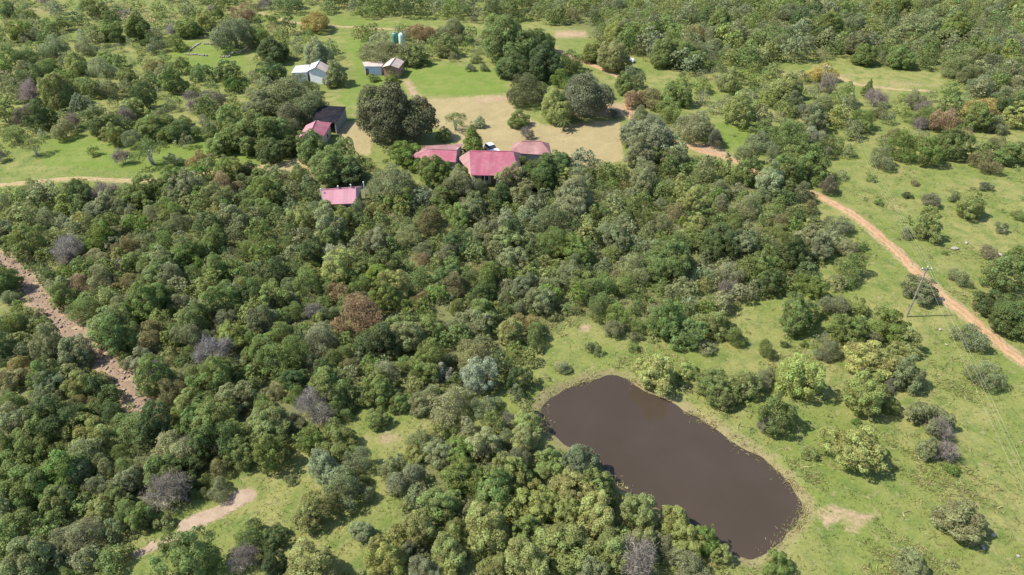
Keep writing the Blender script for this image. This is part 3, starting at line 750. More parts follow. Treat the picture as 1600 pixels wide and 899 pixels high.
for p in PROTO['cone']:                                                 # narrows to a tip
    z = (p.LV[..., 2] - 1.2) / 5.4; k = np.clip(1.25 - 0.85 * np.clip(z, 0, 1) ** 1.4, 0.2, 1.2); p.LV[..., 0] *= k; p.LV[..., 1] *= k
    p.crown.vertices.foreach_set('co', p.LV.astype(np.float32).ravel()); p.crown.update()

def bare_proto(seed, d_=5, h_=4.0, leafy=0.0):
    rng = np.random.default_rng(seed); r = random.Random(seed); p = Proto(); p.d, p.h, p.base = d_, h_, 0.3
    mb = MB(); ends = []
    def grow(a_, dirv, ln, rad, lev):
        b_ = a_ + dirv * ln; mid = (a_ + b_) / 2 + Vector((r.gauss(0, .06), r.gauss(0, .06), r.gauss(0, .04))) * ln
        mb.tube([a_, mid, b_], [rad, rad * 0.82, rad * 0.62], 5 if lev < 2 else 4, False)
        if lev >= 3: ends.append((b_, dirv)); return
        for _ in range(4 if lev else 7):
            nd = (dirv + Vector((r.gauss(0, .75), r.gauss(0, .75), r.gauss(0.12, .35)))).normalized(); grow(a_.lerp(b_, r.uniform(0.55, 1)), nd, ln * r.uniform(0.62, 0.85), rad * 0.55, lev + 1)
    for s_ in range(3): grow(Vector((0.1 * s_ - 0.1, 0.08 * (s_ % 2), -0.2)), Vector((r.gauss(0, .45), r.gauss(0, .45), 1)).normalized(), h_ * 0.36, 0.10, 0)
    o = mb.build('trunk', M['pale_bark'], None, True); p.trunk = o.data; bpy.data.objects.remove(o)
    E = np.array([e[0] for e in ends]); n = len(E); PV = []
    k_ = 3000; idx = rng.integers(0, n, k_); st = E[idx] + rng.normal(size=(k_, 3)) * 0.22
    dv = unit(rng, k_) * 0.75 + (st - np.array([0, 0, h_ * 0.35])) * 0.22 + np.array([0, 0, .25]); dv /= np.linalg.norm(dv, axis=1, keepdims=True)
    ln = rng.uniform(0.2, 0.6, k_)[:, None]; sd_ = np.cross(dv, unit(rng, k_)); sd_ /= np.linalg.norm(sd_, axis=1, keepdims=True); wd = rng.uniform(0.018, 0.036, k_)[:, None]
    en = st + dv * ln; p.LV = np.stack([st - sd_ * wd, st + sd_ * wd, en + sd_ * wd * 0.4, en - sd_ * wd * 0.4], 1); p.CL = rng.random(n)[idx]
    s_ = d_ / 2 / np.percentile(np.hypot(p.LV[..., 0], p.LV[..., 1]), 97)
    p.LV[..., :2] *= s_; p.LV[..., 2] *= h_ / np.percentile(p.LV[..., 2], 99)
    co = np.array([v.co[:] for v in p.trunk.vertices]); co[:, :2] *= s_; co[:, 2] *= h_ / max(co[:, 2].max(), 1); p.trunk.vertices.foreach_set('co', co.astype(np.float32).ravel()); p.trunk.update()
    p.crown = leaf_mesh('crown', p.LV, p.CL, M['twig']); PROTO.setdefault('bare', []).append(p)
for k in range(5): bare_proto(600 + k)

# ------------------------------------------------------------------ where the plants stand
TONE = {'yg': ((0.226, 0.256, 0.088), 'yellow-green'), 'gr': ((0.160, 0.208, 0.066), 'mid-green'), 'dk': ((0.096, 0.132, 0.048), 'dark green'),
        'gg': ((0.198, 0.224, 0.110), 'grey-green'), 'ol': ((0.198, 0.194, 0.088), 'olive'), 'br': ((0.262, 0.208, 0.120), 'brownish'),
        'sv': ((0.285, 0.312, 0.215), 'silvery'), 'bt': ((0.142, 0.210, 0.050), 'bright green'), 'ba': ((0.205, 0.186, 0.152), 'bare grey'),
        'ye': ((0.310, 0.270, 0.095), 'yellowish'), 'pu': ((0.168, 0.168, 0.105), 'dull purplish'), 'do': ((0.126, 0.138, 0.072), 'dark olive')}
FORM = {'L': ('lumpy', 'broadleaf_tree', 'clumpy tree', 'tree'), 'G': ('lumpy_big', 'broadleaf_tree', 'large tree', 'tree'), 'A': ('airy', 'thorn_tree', 'fine-leaved tree', 'tree'),
        'H': ('airy_big', 'thorn_tree', 'large fine-leaved tree', 'tree'), 'O': ('open', 'thorn_tree', 'open-crowned tree', 'tree'), 'T': ('standard', 'broadleaf_tree', 'round-crowned tree', 'tree'), 'S': ('bush', 'shrub', 'shrub', 'shrub'),
        'B': ('bare', 'leafless_tree', 'tree', 'tree'), 'C': ('cone', 'conical_tree', 'conical tree', 'tree')}
HAND = [  # crown centre in the photo, crown width, form, tone, label
 (10,12,34,'A','dk'),(145,12,36,'L','yg'),(30,45,36,'L','gr'),(52,52,24,'A','gg'),(82,68,48,'A','gg'),(40,78,52,'A','gr'),(160,38,50,'L','gr'),(180,52,34,'A','dk'),(215,38,46,'L','gr'),
 (235,60,32,'A','dk'),(273,62,36,'A','gr'),(290,36,46,'L','gr'),(320,30,38,'L','yg'),(362,45,76,'H','gg','large grey-green tree behind the ruined stone walls'),(382,18,36,'A','br'),(118,100,38,'L','yg'),(70,100,50,'A','gr'),(48,118,42,'L','gr'),
 (160,103,40,'A','gg'),(194,117,34,'L','yg'),(235,97,42,'A','ol'),(270,123,42,'L','gr'),(320,145,50,'A','pu'),(352,108,40,'L','gr'),(366,130,36,'S','bt'),(88,140,62,'L','yg'),(130,128,40,'A','gr'),(170,132,46,'A','gg'),
 (225,146,52,'A','dk'),(30,172,46,'A','pu'),(62,178,52,'L','dk'),(150,186,56,'L','dk'),(115,190,30,'B','ba','leafless grey tree leaning beside a dark tree at upper left'),(200,165,40,'L','yg'),(240,185,62,'L','gr'),(282,190,62,'A','dk'),(330,198,28,'A','gg'),
 (175,212,36,'L','yg'),(210,216,36,'A','gg'),(20,205,44,'A','gr'),(395,196,100,'G','gr','big rounded tree left of the red-roofed shed'),(440,140,84,'H','gg','big grey-green tree in front of the white house'),(482,158,60,'A','gg'),(410,150,56,'L','gg'),(420,112,44,'L','dk'),
 (52,228,36,'O','gr','open-crowned tree standing alone in the grass above the sandy track'),(145,236,24,'S','gr'),(190,245,28,'B','ba','small leafless grey tree in the grass above the sandy track'),(232,232,62,'O','gr','open-crowned tree with pale stems just above the sandy track'),(272,250,26,'S','gg'),(312,245,38,'A','br'),(-4,242,24,'B','ba'),
 (425,66,60,'L','dk'),(400,50,46,'A','gr'),(490,24,50,'A','ye','lone yellowish tree beside the top track'),(492,78,62,'L','gg'),(524,112,44,'L','gg','grey-green tree against the right side of the white house'),(596,72,76,'H','gg','big grey-green tree behind the brick hut'),(660,44,46,'A','br'),(706,42,52,'A','gg'),(698,68,44,'L','yg'),(652,82,42,'L','gr'),
 (790,56,96,'G','gr','huge mid-green tree at the corner of the bright lawn'),(735,106,17,'S','gg'),(757,106,17,'S','gg'),(742,92,20,'S','gr'),(610,176,116,'G','do','huge olive-dark tree between the black-roofed shelter and the dry lawn'),(712,188,34,'O','gr','slender open tree on the dry lawn'),(694,208,28,'L','yg','small yellow-green tree behind the farmhouse'),(750,190,20,'L','gg','small round tree alone on the dry lawn with its shadow'),
 (737,210,38,'C','bt','dense dark conical tree between the two pink roofs'),(514,247,82,'L','gr','round tree in front of the red-roofed shed'),(468,268,40,'A','gr'),(610,118,24,'L','yg'),(582,118,20,'S','gr'),
 (852,90,72,'L','dk','dark blue-green tree with a pale trunk behind the dry lawn'),(893,92,42,'A','dk'),(820,134,70,'A','do','dark olive tree at the far edge of the dry lawn'),(868,163,62,'L','yg','light yellow-green willowy tree on the dry lawn edge'),(912,146,98,'H','gg','wide grey-green tree shading the far right of dry lawn'),(958,85,56,'L','yg'),(990,150,42,'A','br'),(1022,142,54,'A','ol'),
 (1015,210,92,'G','gg','big pale domed tree at the right end of the dry lawn'),(1085,186,66,'A','gg'),(1162,170,56,'L','yg'),(1140,124,42,'L','yg'),(822,206,26,'B','ba'),(812,182,36,'L','gr'),(935,165,24,'S','dk'),(960,178,20,'S','pu'),
 (1287,104,46,'A','ye','yellowish tree at the edge of the far clearing'),(1230,126,58,'L','yg'),(1300,128,36,'B','ba'),(1322,142,46,'A','gr'),(1361,132,20,'C','dk','small conical dark tree in the far clearing'),(1266,170,38,'A','pu'),(1286,182,28,'L','dk'),(1228,202,66,'A','gr'),(1355,182,46,'A','gr'),(1376,168,34,'A','gg'),(1430,152,36,'A','gg'),(1443,178,40,'A','gr'),
 (1482,184,50,'A','br'),(1440,190,30,'B','ba'),(1535,164,60,'A','ye'),(1532,182,44,'L','gr'),(1400,206,42,'A','ol'),(1480,214,44,'L','gr'),(1345,195,28,'L','gr'),(1300,220,44,'A','gr'),
 (1380,240,46,'A','gg'),(1410,226,52,'A','gr'),(1450,238,46,'L','gr'),(1492,226,52,'L','gr'),(1540,250,42,'A','ol'),(1582,232,52,'L','gr'),(1418,301,20,'S','dk'),(1431,284,16,'S','pu'),(1362,278,16,'S','gr'),(1461,308,36,'A','pu'),(1455,326,26,'L','yg'),(1515,321,42,'L','yg','yellow-green bushy tree alone in the right-hand grassland'),
 (1492,308,20,'S','gg'),(1540,291,20,'S','pu'),(1420,360,32,'A','gg'),(1453,357,42,'L','yg'),(1565,356,24,'S','gg'),(1505,430,42,'A','gg'),(1552,394,34,'A','pu'),(1476,396,11,'S','gr'),(1592,332,26,'A','gr'),(1508,337,14,'S','gr'),(1375,316,15,'S','gr'),(1568,428,64,'L','gr'),(1592,490,84,'G','dk','big dark tree beside the road at the right edge'),(1590,405,44,'L','gr'),(1548,470,50,'L','dk'),
 (1443,450,52,'L','gg','round bush-like tree covering the middle of the red road'),(1515,522,50,'A','gg','grey-green tree on the near side of the red road'),(1545,577,62,'A','gg','grey-green round tree below the road near the right edge'),(1328,412,64,'A','gr'),(1314,350,42,'A','gg'),(1325,384,32,'L','gg'),(1345,385,22,'S','gr'),
 (1250,490,66,'L','gr'),(1310,470,50,'A','gg'),(1332,512,60,'L','gr'),(1388,500,66,'L','gr'),(1364,522,40,'A','pu'),(1422,532,46,'L','yg'),(1362,553,70,'L','yg'),(1296,540,46,'A','gg'),(1418,580,54,'L','gg'),(1352,608,76,'L','yg','broad yellow-green tree above the lone tree by the pond'),(1390,628,30,'L','yg'),(1245,586,70,'L','yg','yellow-green dome-shaped tree right of the pond head'),(1395,595,34,'A','pu'),
 (1455,648,58,'L','gg'),(1468,668,38,'B','ba'),(1215,645,66,'L','gr'),(1198,660,36,'A','pu'),(1452,700,38,'L','gg'),(1482,704,40,'B','ba'),(1486,729,26,'S','bt'),(1340,694,84,'T','yg','lone tree with pale trunk and round shadow beside the pond'),(1266,708,28,'S','gr'),(1505,812,76,'L','gg','lone dense grey-green tree near the bottom right corner'),(1428,880,66,'L','gg','grey-green tree cut by the bottom edge at right'),(1212,882,46,'L','gr'),
 (1024,578,70,'L','yg','dense yellow-green bush-like tree overhanging the head of the pond'),(1072,570,40,'L','yg'),(1122,597,66,'L','gr'),(1168,600,50,'L','gr'),(1196,586,36,'A','gg'),(1136,628,34,'L','gg'),(880,568,32,'A','gg'),(811,588,44,'L','dk'),(926,541,30,'S','gg'),(990,542,18,'S','gr'),(1105,540,30,'S','gg'),(1228,535,16,'S','dk'),(1258,535,16,'S','gr'),(1200,545,36,'A','gr'),(1150,520,40,'A','gr'),(1340,660,18,'S','bt'),
 (490,784,78,'L','yg','isolated light-green lumpy tree in the lower clearing'),(745,586,66,'L','sv','silvery blue-green tree at the edge of the thicket left of pond'),(700,620,78,'A','gg','hazy grey-green tree below the silvery tree'),(690,574,40,'L','sv'),(490,626,72,'B','ba','large leafless purple-grey tree in the thicket left of centre'),(626,622,42,'L','gr'),(556,474,94,'A','br','brown dying tree in the middle of the thicket'),(535,455,44,'A','br'),(742,540,72,'A','ol'),(502,528,62,'A','gg'),(640,520,60,'L','gg'),(598,575,54,'A','gg'),
 (258,764,66,'B','ba','leafless purple-grey tree above sand bank'),(265,690,78,'A','gg','pale feathery tree above the leafless tree at lower left'),(290,700,36,'B','ba'),(122,826,72,'A','gg','pale feathery tree in the lower left clearing'),(288,872,92,'L','gr','broad tree below the sand bank at the bottom edge'),(378,872,42,'B','ba','pale leafless tree at the bottom edge beside the broad tree'),(36,868,76,'L','gg'),(392,836,60,'A','dk'),(430,838,40,'L','dk'),(375,705,60,'L','gr'),(340,760,44,'A','gg'),
 (540,760,76,'A','gg'),(505,730,60,'L','gg'),(425,708,64,'L','gr'),(575,770,30,'A','gg'),(565,826,44,'L','gg'),(485,880,90,'L','yg'),(425,880,44,'L','dk'),(600,880,70,'L','yg'),(640,860,50,'L','gg'),(700,860,60,'L','yg'),(180,868,56,'S','gr'),(170,640,60,'A','dk'),(120,600,50,'L','yg'),(330,545,66,'B','ba','leafless brownish tree in the left thicket'),(240,575,44,'B','ba','small leafless grey tree beside the lower end of stony path'),
 (910,718,70,'L','gg','pale round tree leaning over the pond from the left bank'),(860,720,50,'L','yg'),(1000,800,66,'L','yg','yellow-green round tree on the near bank of the pond'),(1055,806,58,'L','yg'),(1105,838,46,'L','bt','bright green tree at the near tip of the pond'),(1130,866,40,'L','yg'),(930,790,80,'L','yg'),(880,840,90,'L','yg'),(820,870,90,'L','yg'),(760,820,80,'L','yg'),(960,850,70,'L','yg'),(1000,872,70,'B','ba','pale leafless bush at the bottom edge near the pond'),(1040,850,40,'A','gg'),(720,740,70,'L','gr'),(690,700,60,'L','gg'),(760,690,60,'L','gg'),(800,740,64,'L','yg'),(715,705,50,'L','bt'),(820,660,44,'L','yg'),(795,655,30,'B','ba'),(770,760,70,'L','gr'),(690,780,70,'L','gr'),(640,740,60,'A','gg'),(840,780,70,'L','yg'),
 (700,420,50,'L','gr'),(660,400,34,'A','br'),(668,258,34,'L','gr'),(690,262,40,'L','gr'),(652,256,30,'L','bt'),(742,288,34,'A','gg'),(790,289,34,'A','gg'),(838,262,70,'L','dk'),(868,252,54,'L','dk'),(820,252,34,'A','gr'),(490,232,56,'L','gr'),(665,340,60,'A','ol'),(640,365,44,'A','gg'),(860,330,70,'A','gg'),(900,300,80,'G','gg','large grey-green tree right of the pink roofs'),(800,265,34,'A','br','brownish tree against the right end of the veranda roof'),(850,262,70,'L','dk','dark tree beside the faded pink roof'),(1050,400,80,'G','gr','broad round tree in the right part of the thicket'),(1010,280,50,'L','gg'),(1090,310,56,'L','yg'),(1165,320,50,'A','gg'),(1165,370,54,'L','gg'),(1190,400,40,'A','gg'),
 (502,172,34,'A','gg'),(590,650,40,'L','gr'),(660,682,44,'A','gg'),(560,718,50,'A','gg'),(612,735,44,'L','gg'),(645,705,36,'L','yg'),(522,690,52,'L','gr'),(480,690,50,'L','gr'),(486,168,44,'A','gg'),(802,270,54,'L','ol'),(506,330,46,'L','gr'),(531,333,48,'L','gr'),(556,326,46,'A','gg'),(492,322,36,'A','gg'),(570,318,36,'A','ol'),(494,234,44,'L','gr'),(535,236,40,'L','gr'),(545,262,50,'L','dk'),(478,240,30,'L','gr'),(456,178,60,'A','gg'),(434,200,60,'L','gr'),(470,128,44,'A','gg'),(360,192,56,'L','gr'),(345,216,50,'L','gr'),(430,228,50,'L','dk'),(476,170,44,'A','gg'),(452,222,40,'L','dk'),
 (800,96,60,'L','dk'),(836,60,58,'L','gr'),(875,118,44,'A','gr'),(930,74,46,'L','gr'),(985,118,44,'A','gg'),(1003,172,44,'A','gg'),(1046,166,52,'A','gr'),(1052,232,52,'L','gg'),(1170,268,50,'L','gr'),(1202,279,52,'L','gg'),(1232,289,48,'L','gr'),(1258,300,40,'A','gg'),(1030,238,44,'L','gr'),(1000,240,50,'L','gg'),(975,130,36,'L','gr'),(940,135,44,'A','gg'),(1060,140,50,'L','gr'),(700,292,44,'A','gg'),(745,292,36,'A','gg'),(712,272,36,'L','gr'),(820,300,50,'L','gg'),
 (615,275,90,'H','gg','wide grey-green tree between cottage and farmhouse'),(630,235,56,'L','bt','bright green tree touching the left end of farmhouse'),(680,265,56,'L','gr'),(720,285,56,'A','gg'),(420,300,50,'L','gr'),(385,262,40,'L','dk'),(350,285,44,'A','br'),(1270,255,60,'L','gr'),(1230,260,60,'L','gr'),(1190,215,46,'A','gg'),(1120,215,34,'A','pu'),(990,410,60,'A','gg'),(690,300,50,'L','gr'),
]
REG = [  # filler: outline in the photo, spacing, diameter range, mix of (form, tone, weight)
 (THICKET[0] + [], 2.3, (2.5, 5.8), [('L','gr',26),('L','gg',16),('L','yg',8),('L','dk',11),('A','gg',14),('A','gr',12),('A','ol',3),('L','bt',3),('B','ba',1),('A','br',1)]),
 ([(0,430),(60,500),(150,590),(210,650),(300,760),(240,800),(90,870),(0,899)], 2.1, (2.2, 4.8), [('L','yg',22),('L','gr',22),('L','dk',10),('A','gg',14),('L','bt',8),('B','ba',1),('L','gg',10)]),
 (THICKET[1], 2.3, (2.6, 5.4), [('L','yg',45),('L','gr',20),('L','gg',15),('A','gg',10),('B','ba',1)]),
 (THICKET[2], 3.5, (4.4, 8.6), [('L','gr',25),('L','gg',16),('G','gr',9),('L','dk',10),('A','gg',16),('A','ol',3),('L','yg',12)]),
 ([(300,-25),(860,-25),(860,30),(640,28),(470,18),(300,8)], 4.2, (5.5, 8.0), [('L','gr',30),('L','dk',26),('L','gg',15),('A','gg',10)]),
 ([(0,0),(430,0),(425,150),(330,228),(250,222),(0,208)], 4.2, (2.6, 6.6), [('L','gr',20),('L','gg',15),('A','gg',22),('A','ol',6),('L','dk',10),('S','gr',20),('B','ba',5)]),
 ([(1050,110),(1210,100),(1290,135),(1335,160),(1345,230),(1290,300),(1230,300),(1150,245),(1190,200),(1120,180)], 4.3, (3.6, 6.4), [('L','gr',25),('L','gg',15),('A','gg',22),('A','pu',10),('L','yg',12)]),
 ([(1340,160),(1480,115),(1600,190),(1600,262),(1500,235),(1350,225)], 5.2, (3.2, 6.0), [('L','gr',20),('A','gg',25),('A','ol',14),('L','yg',12),('S','gr',18),('B','ba',6)]),
 ([(-190,-45),(1790,-45),(1790,0),(-190,0)], 6.0, (6, 9), [('L','gr',25),('L','dk',15),('A','gg',15),('G','gr',10)]),
 ([(-180,0),(0,0),(0,899),(-110,899)], 4.2, (3.4, 6), [('L','gr',25),('L','yg',10),('A','gg',20)]),
 ([(1290,330),(1330,430),(1270,470),(1180,470),(1270,400)], 3.6, (2.6, 4.4), [('A','gg',30),('L','gr',20),('L','gg',20)]),
 ([(640,640),(700,640),(760,610),(830,580),(840,640),(800,660),(690,690)], 3.2, (2.4, 4.0), [('A','gg',25),('L','yg',20),('L','gg',20)]),
 ([(1290,440),(1430,520),(1430,600),(1330,560),(1230,520)], 4.2, (2.6, 4.4), [('L','yg',25),('L','gr',20),('A','gg',15)]),
 ([(560,40),(720,55),(800,85),(735,95),(650,95),(560,85)], 4.2, (3.5, 6), [('L','gr',25),('A','gg',25),('L','gg',15)]),
 ([(400,30),(500,60),(540,100),(500,95),(455,100),(400,150)], 4.5, (4, 6.5), [('L','gr',25),('L','dk',20),('L','gg',15)]),
 ([(1600,0),(1800,0),(1800,899),(1640,899)], 8, (3.4, 6.5), [('L','gr',25),('L','yg',10),('A','gg',20)]),
 # scattered low shrubs
 ([(0,0),(450,0),(440,200),(330,270),(0,275)], 6.5, (1.0, 2.2), [('S','gr',20),('S','gg',20),('S','yg',16),('S','pu',8)]),
 ([(1060,150),(1600,150),(1600,460),(1480,430),(1300,320)], 6.5, (0.8, 2.0), [('S','gr',20),('S','gg',20),('S','yg',14),('S','pu',10)]),
 ([(820,520),(1000,540),(1300,480),(1420,500),(1440,700),(1300,690),(1240,700),(1090,640),(960,570),(840,620)], 3.6, (0.8, 1.9), [('S','gr',25),('S','yg',20),('S','gg',14)]),
 ([(1290,700),(1440,560),(1600,620),(1600,899),(1260,899)], 6.0, (0.6, 1.4), [('S','gr',20),('S','yg',20),('S','gg',10)]),
 ([(100,899),(200,850),(420,760),(580,640),(660,700),(620,800),(540,899)], 3.3, (0.8, 2.0), [('S','gr',20),('S','yg',20),('S','gg',15)]),
 (THICKET[0], 1.65, (1.0, 2.25), [('S','gr',20),('S','yg',14),('S','gg',14)]),
 (THICKET[1], 1.8, (1.0, 2.25), [('S','gr',10),('S','yg',20),('S','gg',10)]),
 (THICKET[2], 3.0, (1.5, 2.29), [('S','gr',10),('S','yg',10),('S','gg',10)]),
 ([(0,430),(60,500),(150,590),(210,650),(300,760),(240,800),(90,870),(0,899)], 1.7, (1.0, 2.25), [('S','gr',10),('S','yg',20),('S','gg',10)]),
]
KEEP_CLEAR = [  # photo outlines on the ground that stay open
 (DRYL[0], 0), (DRYL[1], 0), ([(0,273),(300,265),(300,292),(0,296)], 0), ([(640,98),(792,108),(792,150),(652,153)], 0), ([(520,92),(575,92),(575,118),(545,172),(520,158)], 0),
 ([(520,31),(740,33),(740,54),(520,52)], 0), (SAND, 4), ([(190,846),(275,832),(262,884),(180,892)], 0), ([(40,225),(220,222),(300,250),(210,272),(30,268)], 0), ([(450,97),(515,94),(515,135),(452,128)], 0), ([(560,90),(640,88),(640,126),(560,124)], 0),
 ([(462,186),(545,163),(545,200),(520,218),(468,222)], 0), ([(636,222),(728,222),(860,216),(866,246),(815,282),(732,282),(705,262),(640,254)], 2), ([(496,288),(572,284),(572,306),(500,308)], 0),
 ([(860,42),(925,42),(925,64),(860,64)], 0), ([(1360,118),(1470,128),(1470,148),(1360,146)], 0), ([(850,505),(930,500),(930,530),(850,560)], 0), ([(560,665),(640,655),(650,700),(570,705)], 0),
 ([(895,88),(975,118),(975,130),(895,104)], 4), ([(265,62),(392,66),(392,116),(300,125)], 0), ([(1065,215),(1150,240),(1150,262),(1070,240)], 4), ([(755,275),(812,282),(815,318),(770,300)], 0),
]
KC = [(np.array(gpts(p)), m_) for p, m_ in KEEP_CLEAR]
ROADW = [(gpts(pts), w) for nm, mt, w, pts in ROADS]

plants = []                                                            # dicts
def add_plant(x, y, d_, form, tone, label=None, hand=False, hmul=1.0):
    px, py, dep = to_px(np.array([x, y, d_ * 0.35])); plants.append(dict(x=x, y=y, d=d_, form=form, tone=tone, label=label, hand=hand, px=float(px), py=float(py), w=float(d_ * FPX / dep), hm=hmul))
for e in HAND:
    px, py, w, form, tone = e[:5]; asp = {'L': .93, 'G': .8, 'A': .82, 'H': .72, 'O': .83, 'T': .87, 'S': .7, 'B': .8, 'C': 1.6}[form]
    z = 1.5
    for _ in range(4):
        x, y = at(px, py, z); dep = float(to_px(np.array([x, y, z]))[2]); d_ = w * dep / FPX; z = d_ * asp * (0.5 if form in 'SLG' else 0.55)
    for fp in FOOT:                                                    # nothing grows through a house
        q = float(poly_sd(np.array([x]), np.array([y]), fp)[0]); need = 0.18 * d_
        if q < need:
            c_ = fp.mean(0); y = y - (need - q) if y < c_[1] + 2 else y + (need - q)
    add_plant(x, y, d_, form, tone, e[5] if len(e) > 5 else None, True)

cells = {}
def cell(x, y): return int(math.floor(x / 4)), int(math.floor(y / 4))
def put(i_, p): cells.setdefault(cell(p['x'], p['y']), []).append(p)
for k, p in enumerate(plants): put(k, p)
def crowded(x, y, d_, sp, small):
    ci, cj = cell(x, y)
    for a_ in range(ci - 3, ci + 4):
        for b_ in range(cj - 3, cj + 4):
            for q in cells.get((a_, b_), ()):
                dd = math.hypot(q['x'] - x, q['y'] - y)
                lim = (q['d'] * 0.40 + d_ * (0.12 if small else 0.2)) if q['hand'] else (sp * 0.5 * (0.7 + 0.3 * (d_ + q['d']) / 8) * 2 if (q['d'] < 2.3) == small else 0.3 * q['d'])
                if dd < lim: return True
    return False
for ri, (poly, sp, (d0, d1), mix) in enumerate(REG):
    P = np.array([at(x, y, 1.2) for x, y in poly]); x0, y0 = P.min(0); x1, y1 = P.max(0)
    n = int((x1 - x0) * (y1 - y0) / (sp * sp) * 5); n = min(n, 26000)
    X = NP.uniform(x0, x1, n); Y = NP.uniform(y0, y1, n)
    ok = poly_sd(X, Y, P) < 0
    ok &= poly_sd(X, Y, POND) > 1.3
    for g, w in ROADW: ok &= line_d(X, Y, g) > w + 0.9
    ok &= line_d(X, Y, ROCK_LINE) > (1.2 if d1 < 2.3 else 2.4)
    for p in FOOT: ok &= poly_sd(X, Y, p) > 0.15 + 0.42 * (d0 + d1) / 2
    for p, m_ in KC: ok &= poly_sd(X, Y, p) > 0.9
    if small_ := (d1 < 2.3 and sp > 3.2): ok &= (np.sin(X * 0.21 + 1.7 * np.sin(Y * 0.13)) + np.sin(Y * 0.29 + X * 0.11)) + NP.normal(0, 0.5, n) > 0.25
    tot = sum(m[2] for m in mix); names = [m for m in mix]; wts = [m[2] for m in mix]
    for x, y in zip(X[ok], Y[ok]):
        d_ = d0 + (d1 - d0) * rnd.random() ** 1.5
        small = d1 < 2.3
        if crowded(x, y, d_, sp, small): continue
        f_, t_, _ = rnd.choices(names, wts)[0]
        if f_ == 'G': d_ *= 1.35
        add_plant(float(x), float(y), d_, f_, t_); put(0, plants[-1])

# which are told apart one by one: the largest in view of each kind; the rest are one woodland
def in_view(p): return -p['w'] * 0.45 < p['px'] < 1600 + p['w'] * 0.45 and -p['w'] * 0.35 < p['py'] < 899 + p['w'] * 0.45
CAP = {'broadleaf_tree': 325, 'thorn_tree': 325, 'shrub': 240, 'leafless_tree': 60, 'conical_tree': 10}
single, mass = [], []
for kind in CAP:
    ps = sorted((p for p in plants if FORM[p['form']][1] == kind), key=lambda p: -(p['w'] + (1000 if p['hand'] else 0)))
    n = 0
    for p in ps:
        if in_view(p) and n < CAP[kind]: single.append(p); n += 1
        else: mass.append(p)
print('plants', len(plants), 'single', len(single), 'mass', len(mass), {k: sum(FORM[p['form']][1] == k for p in single) for k in CAP})

def tinted(p):
    c = TONE[p['tone']][0]; v = math.exp(rnd.gauss(0, 0.13 if p['hand'] else 0.09)); h_ = rnd.gauss(0, 0.045)
    return (1.20 * c[0] * v * (1 + h_), 1.15 * c[1] * v, 1.14 * c[2] * v * (1 + rnd.gauss(0, 0.08)))

LAND = [(960,585,'the far end of the pond'),(845,640,'the left tip of the pond'),(1010,800,'the near bank of the pond'),(1190,690,'the right bank of the pond'),(1320,815,'the bare soil by the pond'),
 (1340,695,'the lone tree beside the pond'),(1505,812,'the bottom right lone tree'),(1418,480,'the power pole by the road'),(1278,145,'the distant power pole'),(1395,390,'the straight red road'),
 (1285,308,'the red road mouth'),(1570,545,'the road at the right edge'),(1590,470,'the big right-edge tree'),(860,205,'the dry lawn'),(610,176,'the huge olive-dark tree'),
 (490,203,'the red-roofed shed'),(487,112,'the white house'),(610,104,'the brick hut'),(625,60,'the water tanks'),(682,240,'the left pink farmhouse'),(770,258,'the veranda roof'),(830,228,'the faded pink roof'),
 (530,306,'the pale pink cottage'),(120,282,'the sandy track left end'),(260,280,'the sandy track right end'),(340,78,'the ruined enclosure'),(40,440,'the top of the stony path'),(120,530,'the middle of the stony path'),(220,630,'the foot of the stony path'),
 (335,800,'the sand bank'),(490,626,'the big leafless tree'),(258,764,'the sand bank leafless tree'),(556,478,'the brown dying tree'),(745,586,'the silvery tree'),(490,785,'the isolated light-green tree'),
 (715,125,'the bright lawn'),(940,108,'the short upper road'),(1108,238,'the pale bend of the road'),(1015,210,'the pale domed tree'),(1287,104,'the far yellowish tree'),(1415,138,'the far clearing'),(890,53,'the far patch of red soil'),
 (330,545,'the leafless brownish tree'),(1050,400,'the broad round thicket tree'),(900,300,'the large grey-green roofside tree'),(1515,321,'the lone grassland tree'),(580,42,'the top track'),(190,20,'the top left soil'),
 (122,826,'the lower left feathery tree'),(1352,608,'the broad yellow-green tree'),(1160,480,'the right end of the thicket'),(700,420,'the centre of the thicket'),(300,400,'the left part of the thicket'),(400,600,'the lower left thicket'),
 (880,830,'the bottom centre wood'),(30,880,'the bottom left corner'),(1585,15,'the top right corner'),(15,15,'the top left corner'),(20,640,'the left edge halfway down'),(1200,40,'the top right wood'),(1000,30,'the wood above the upper road'),(1580,700,'the right edge below the road'),
 (1100,60,'the middle of the top wood'),(1400,60,'the wood behind the far clearing'),(800,350,'the thicket below the roofs'),(450,420,'the thicket below the cottage'),(950,450,'the thicket above the pond'),(600,560,'the thicket below the dying tree'),(200,450,'the thicket beside the stony path'),(100,160,'the upper left savanna'),(1200,160,'the trees beyond the pale bend')]
NUM = ['zero', 'one', 'two', 'three', 'four', 'five', 'six', 'seven', 'eight', 'nine', 'ten', 'eleven', 'twelve', 'thirteen', 'fourteen', 'fifteen', 'sixteen', 'seventeen', 'eighteen', 'nineteen', 'twenty']
ORD = ['', 'first', 'second', 'third', 'fourth', 'fifth', 'sixth', 'seventh', 'eighth', 'ninth', 'tenth', 'eleventh', 'twelfth', 'thirteenth', 'fourteenth', 'fifteenth', 'sixteenth', 'seventeenth', 'eighteenth', 'nineteenth', 'twentieth']
groups = {}
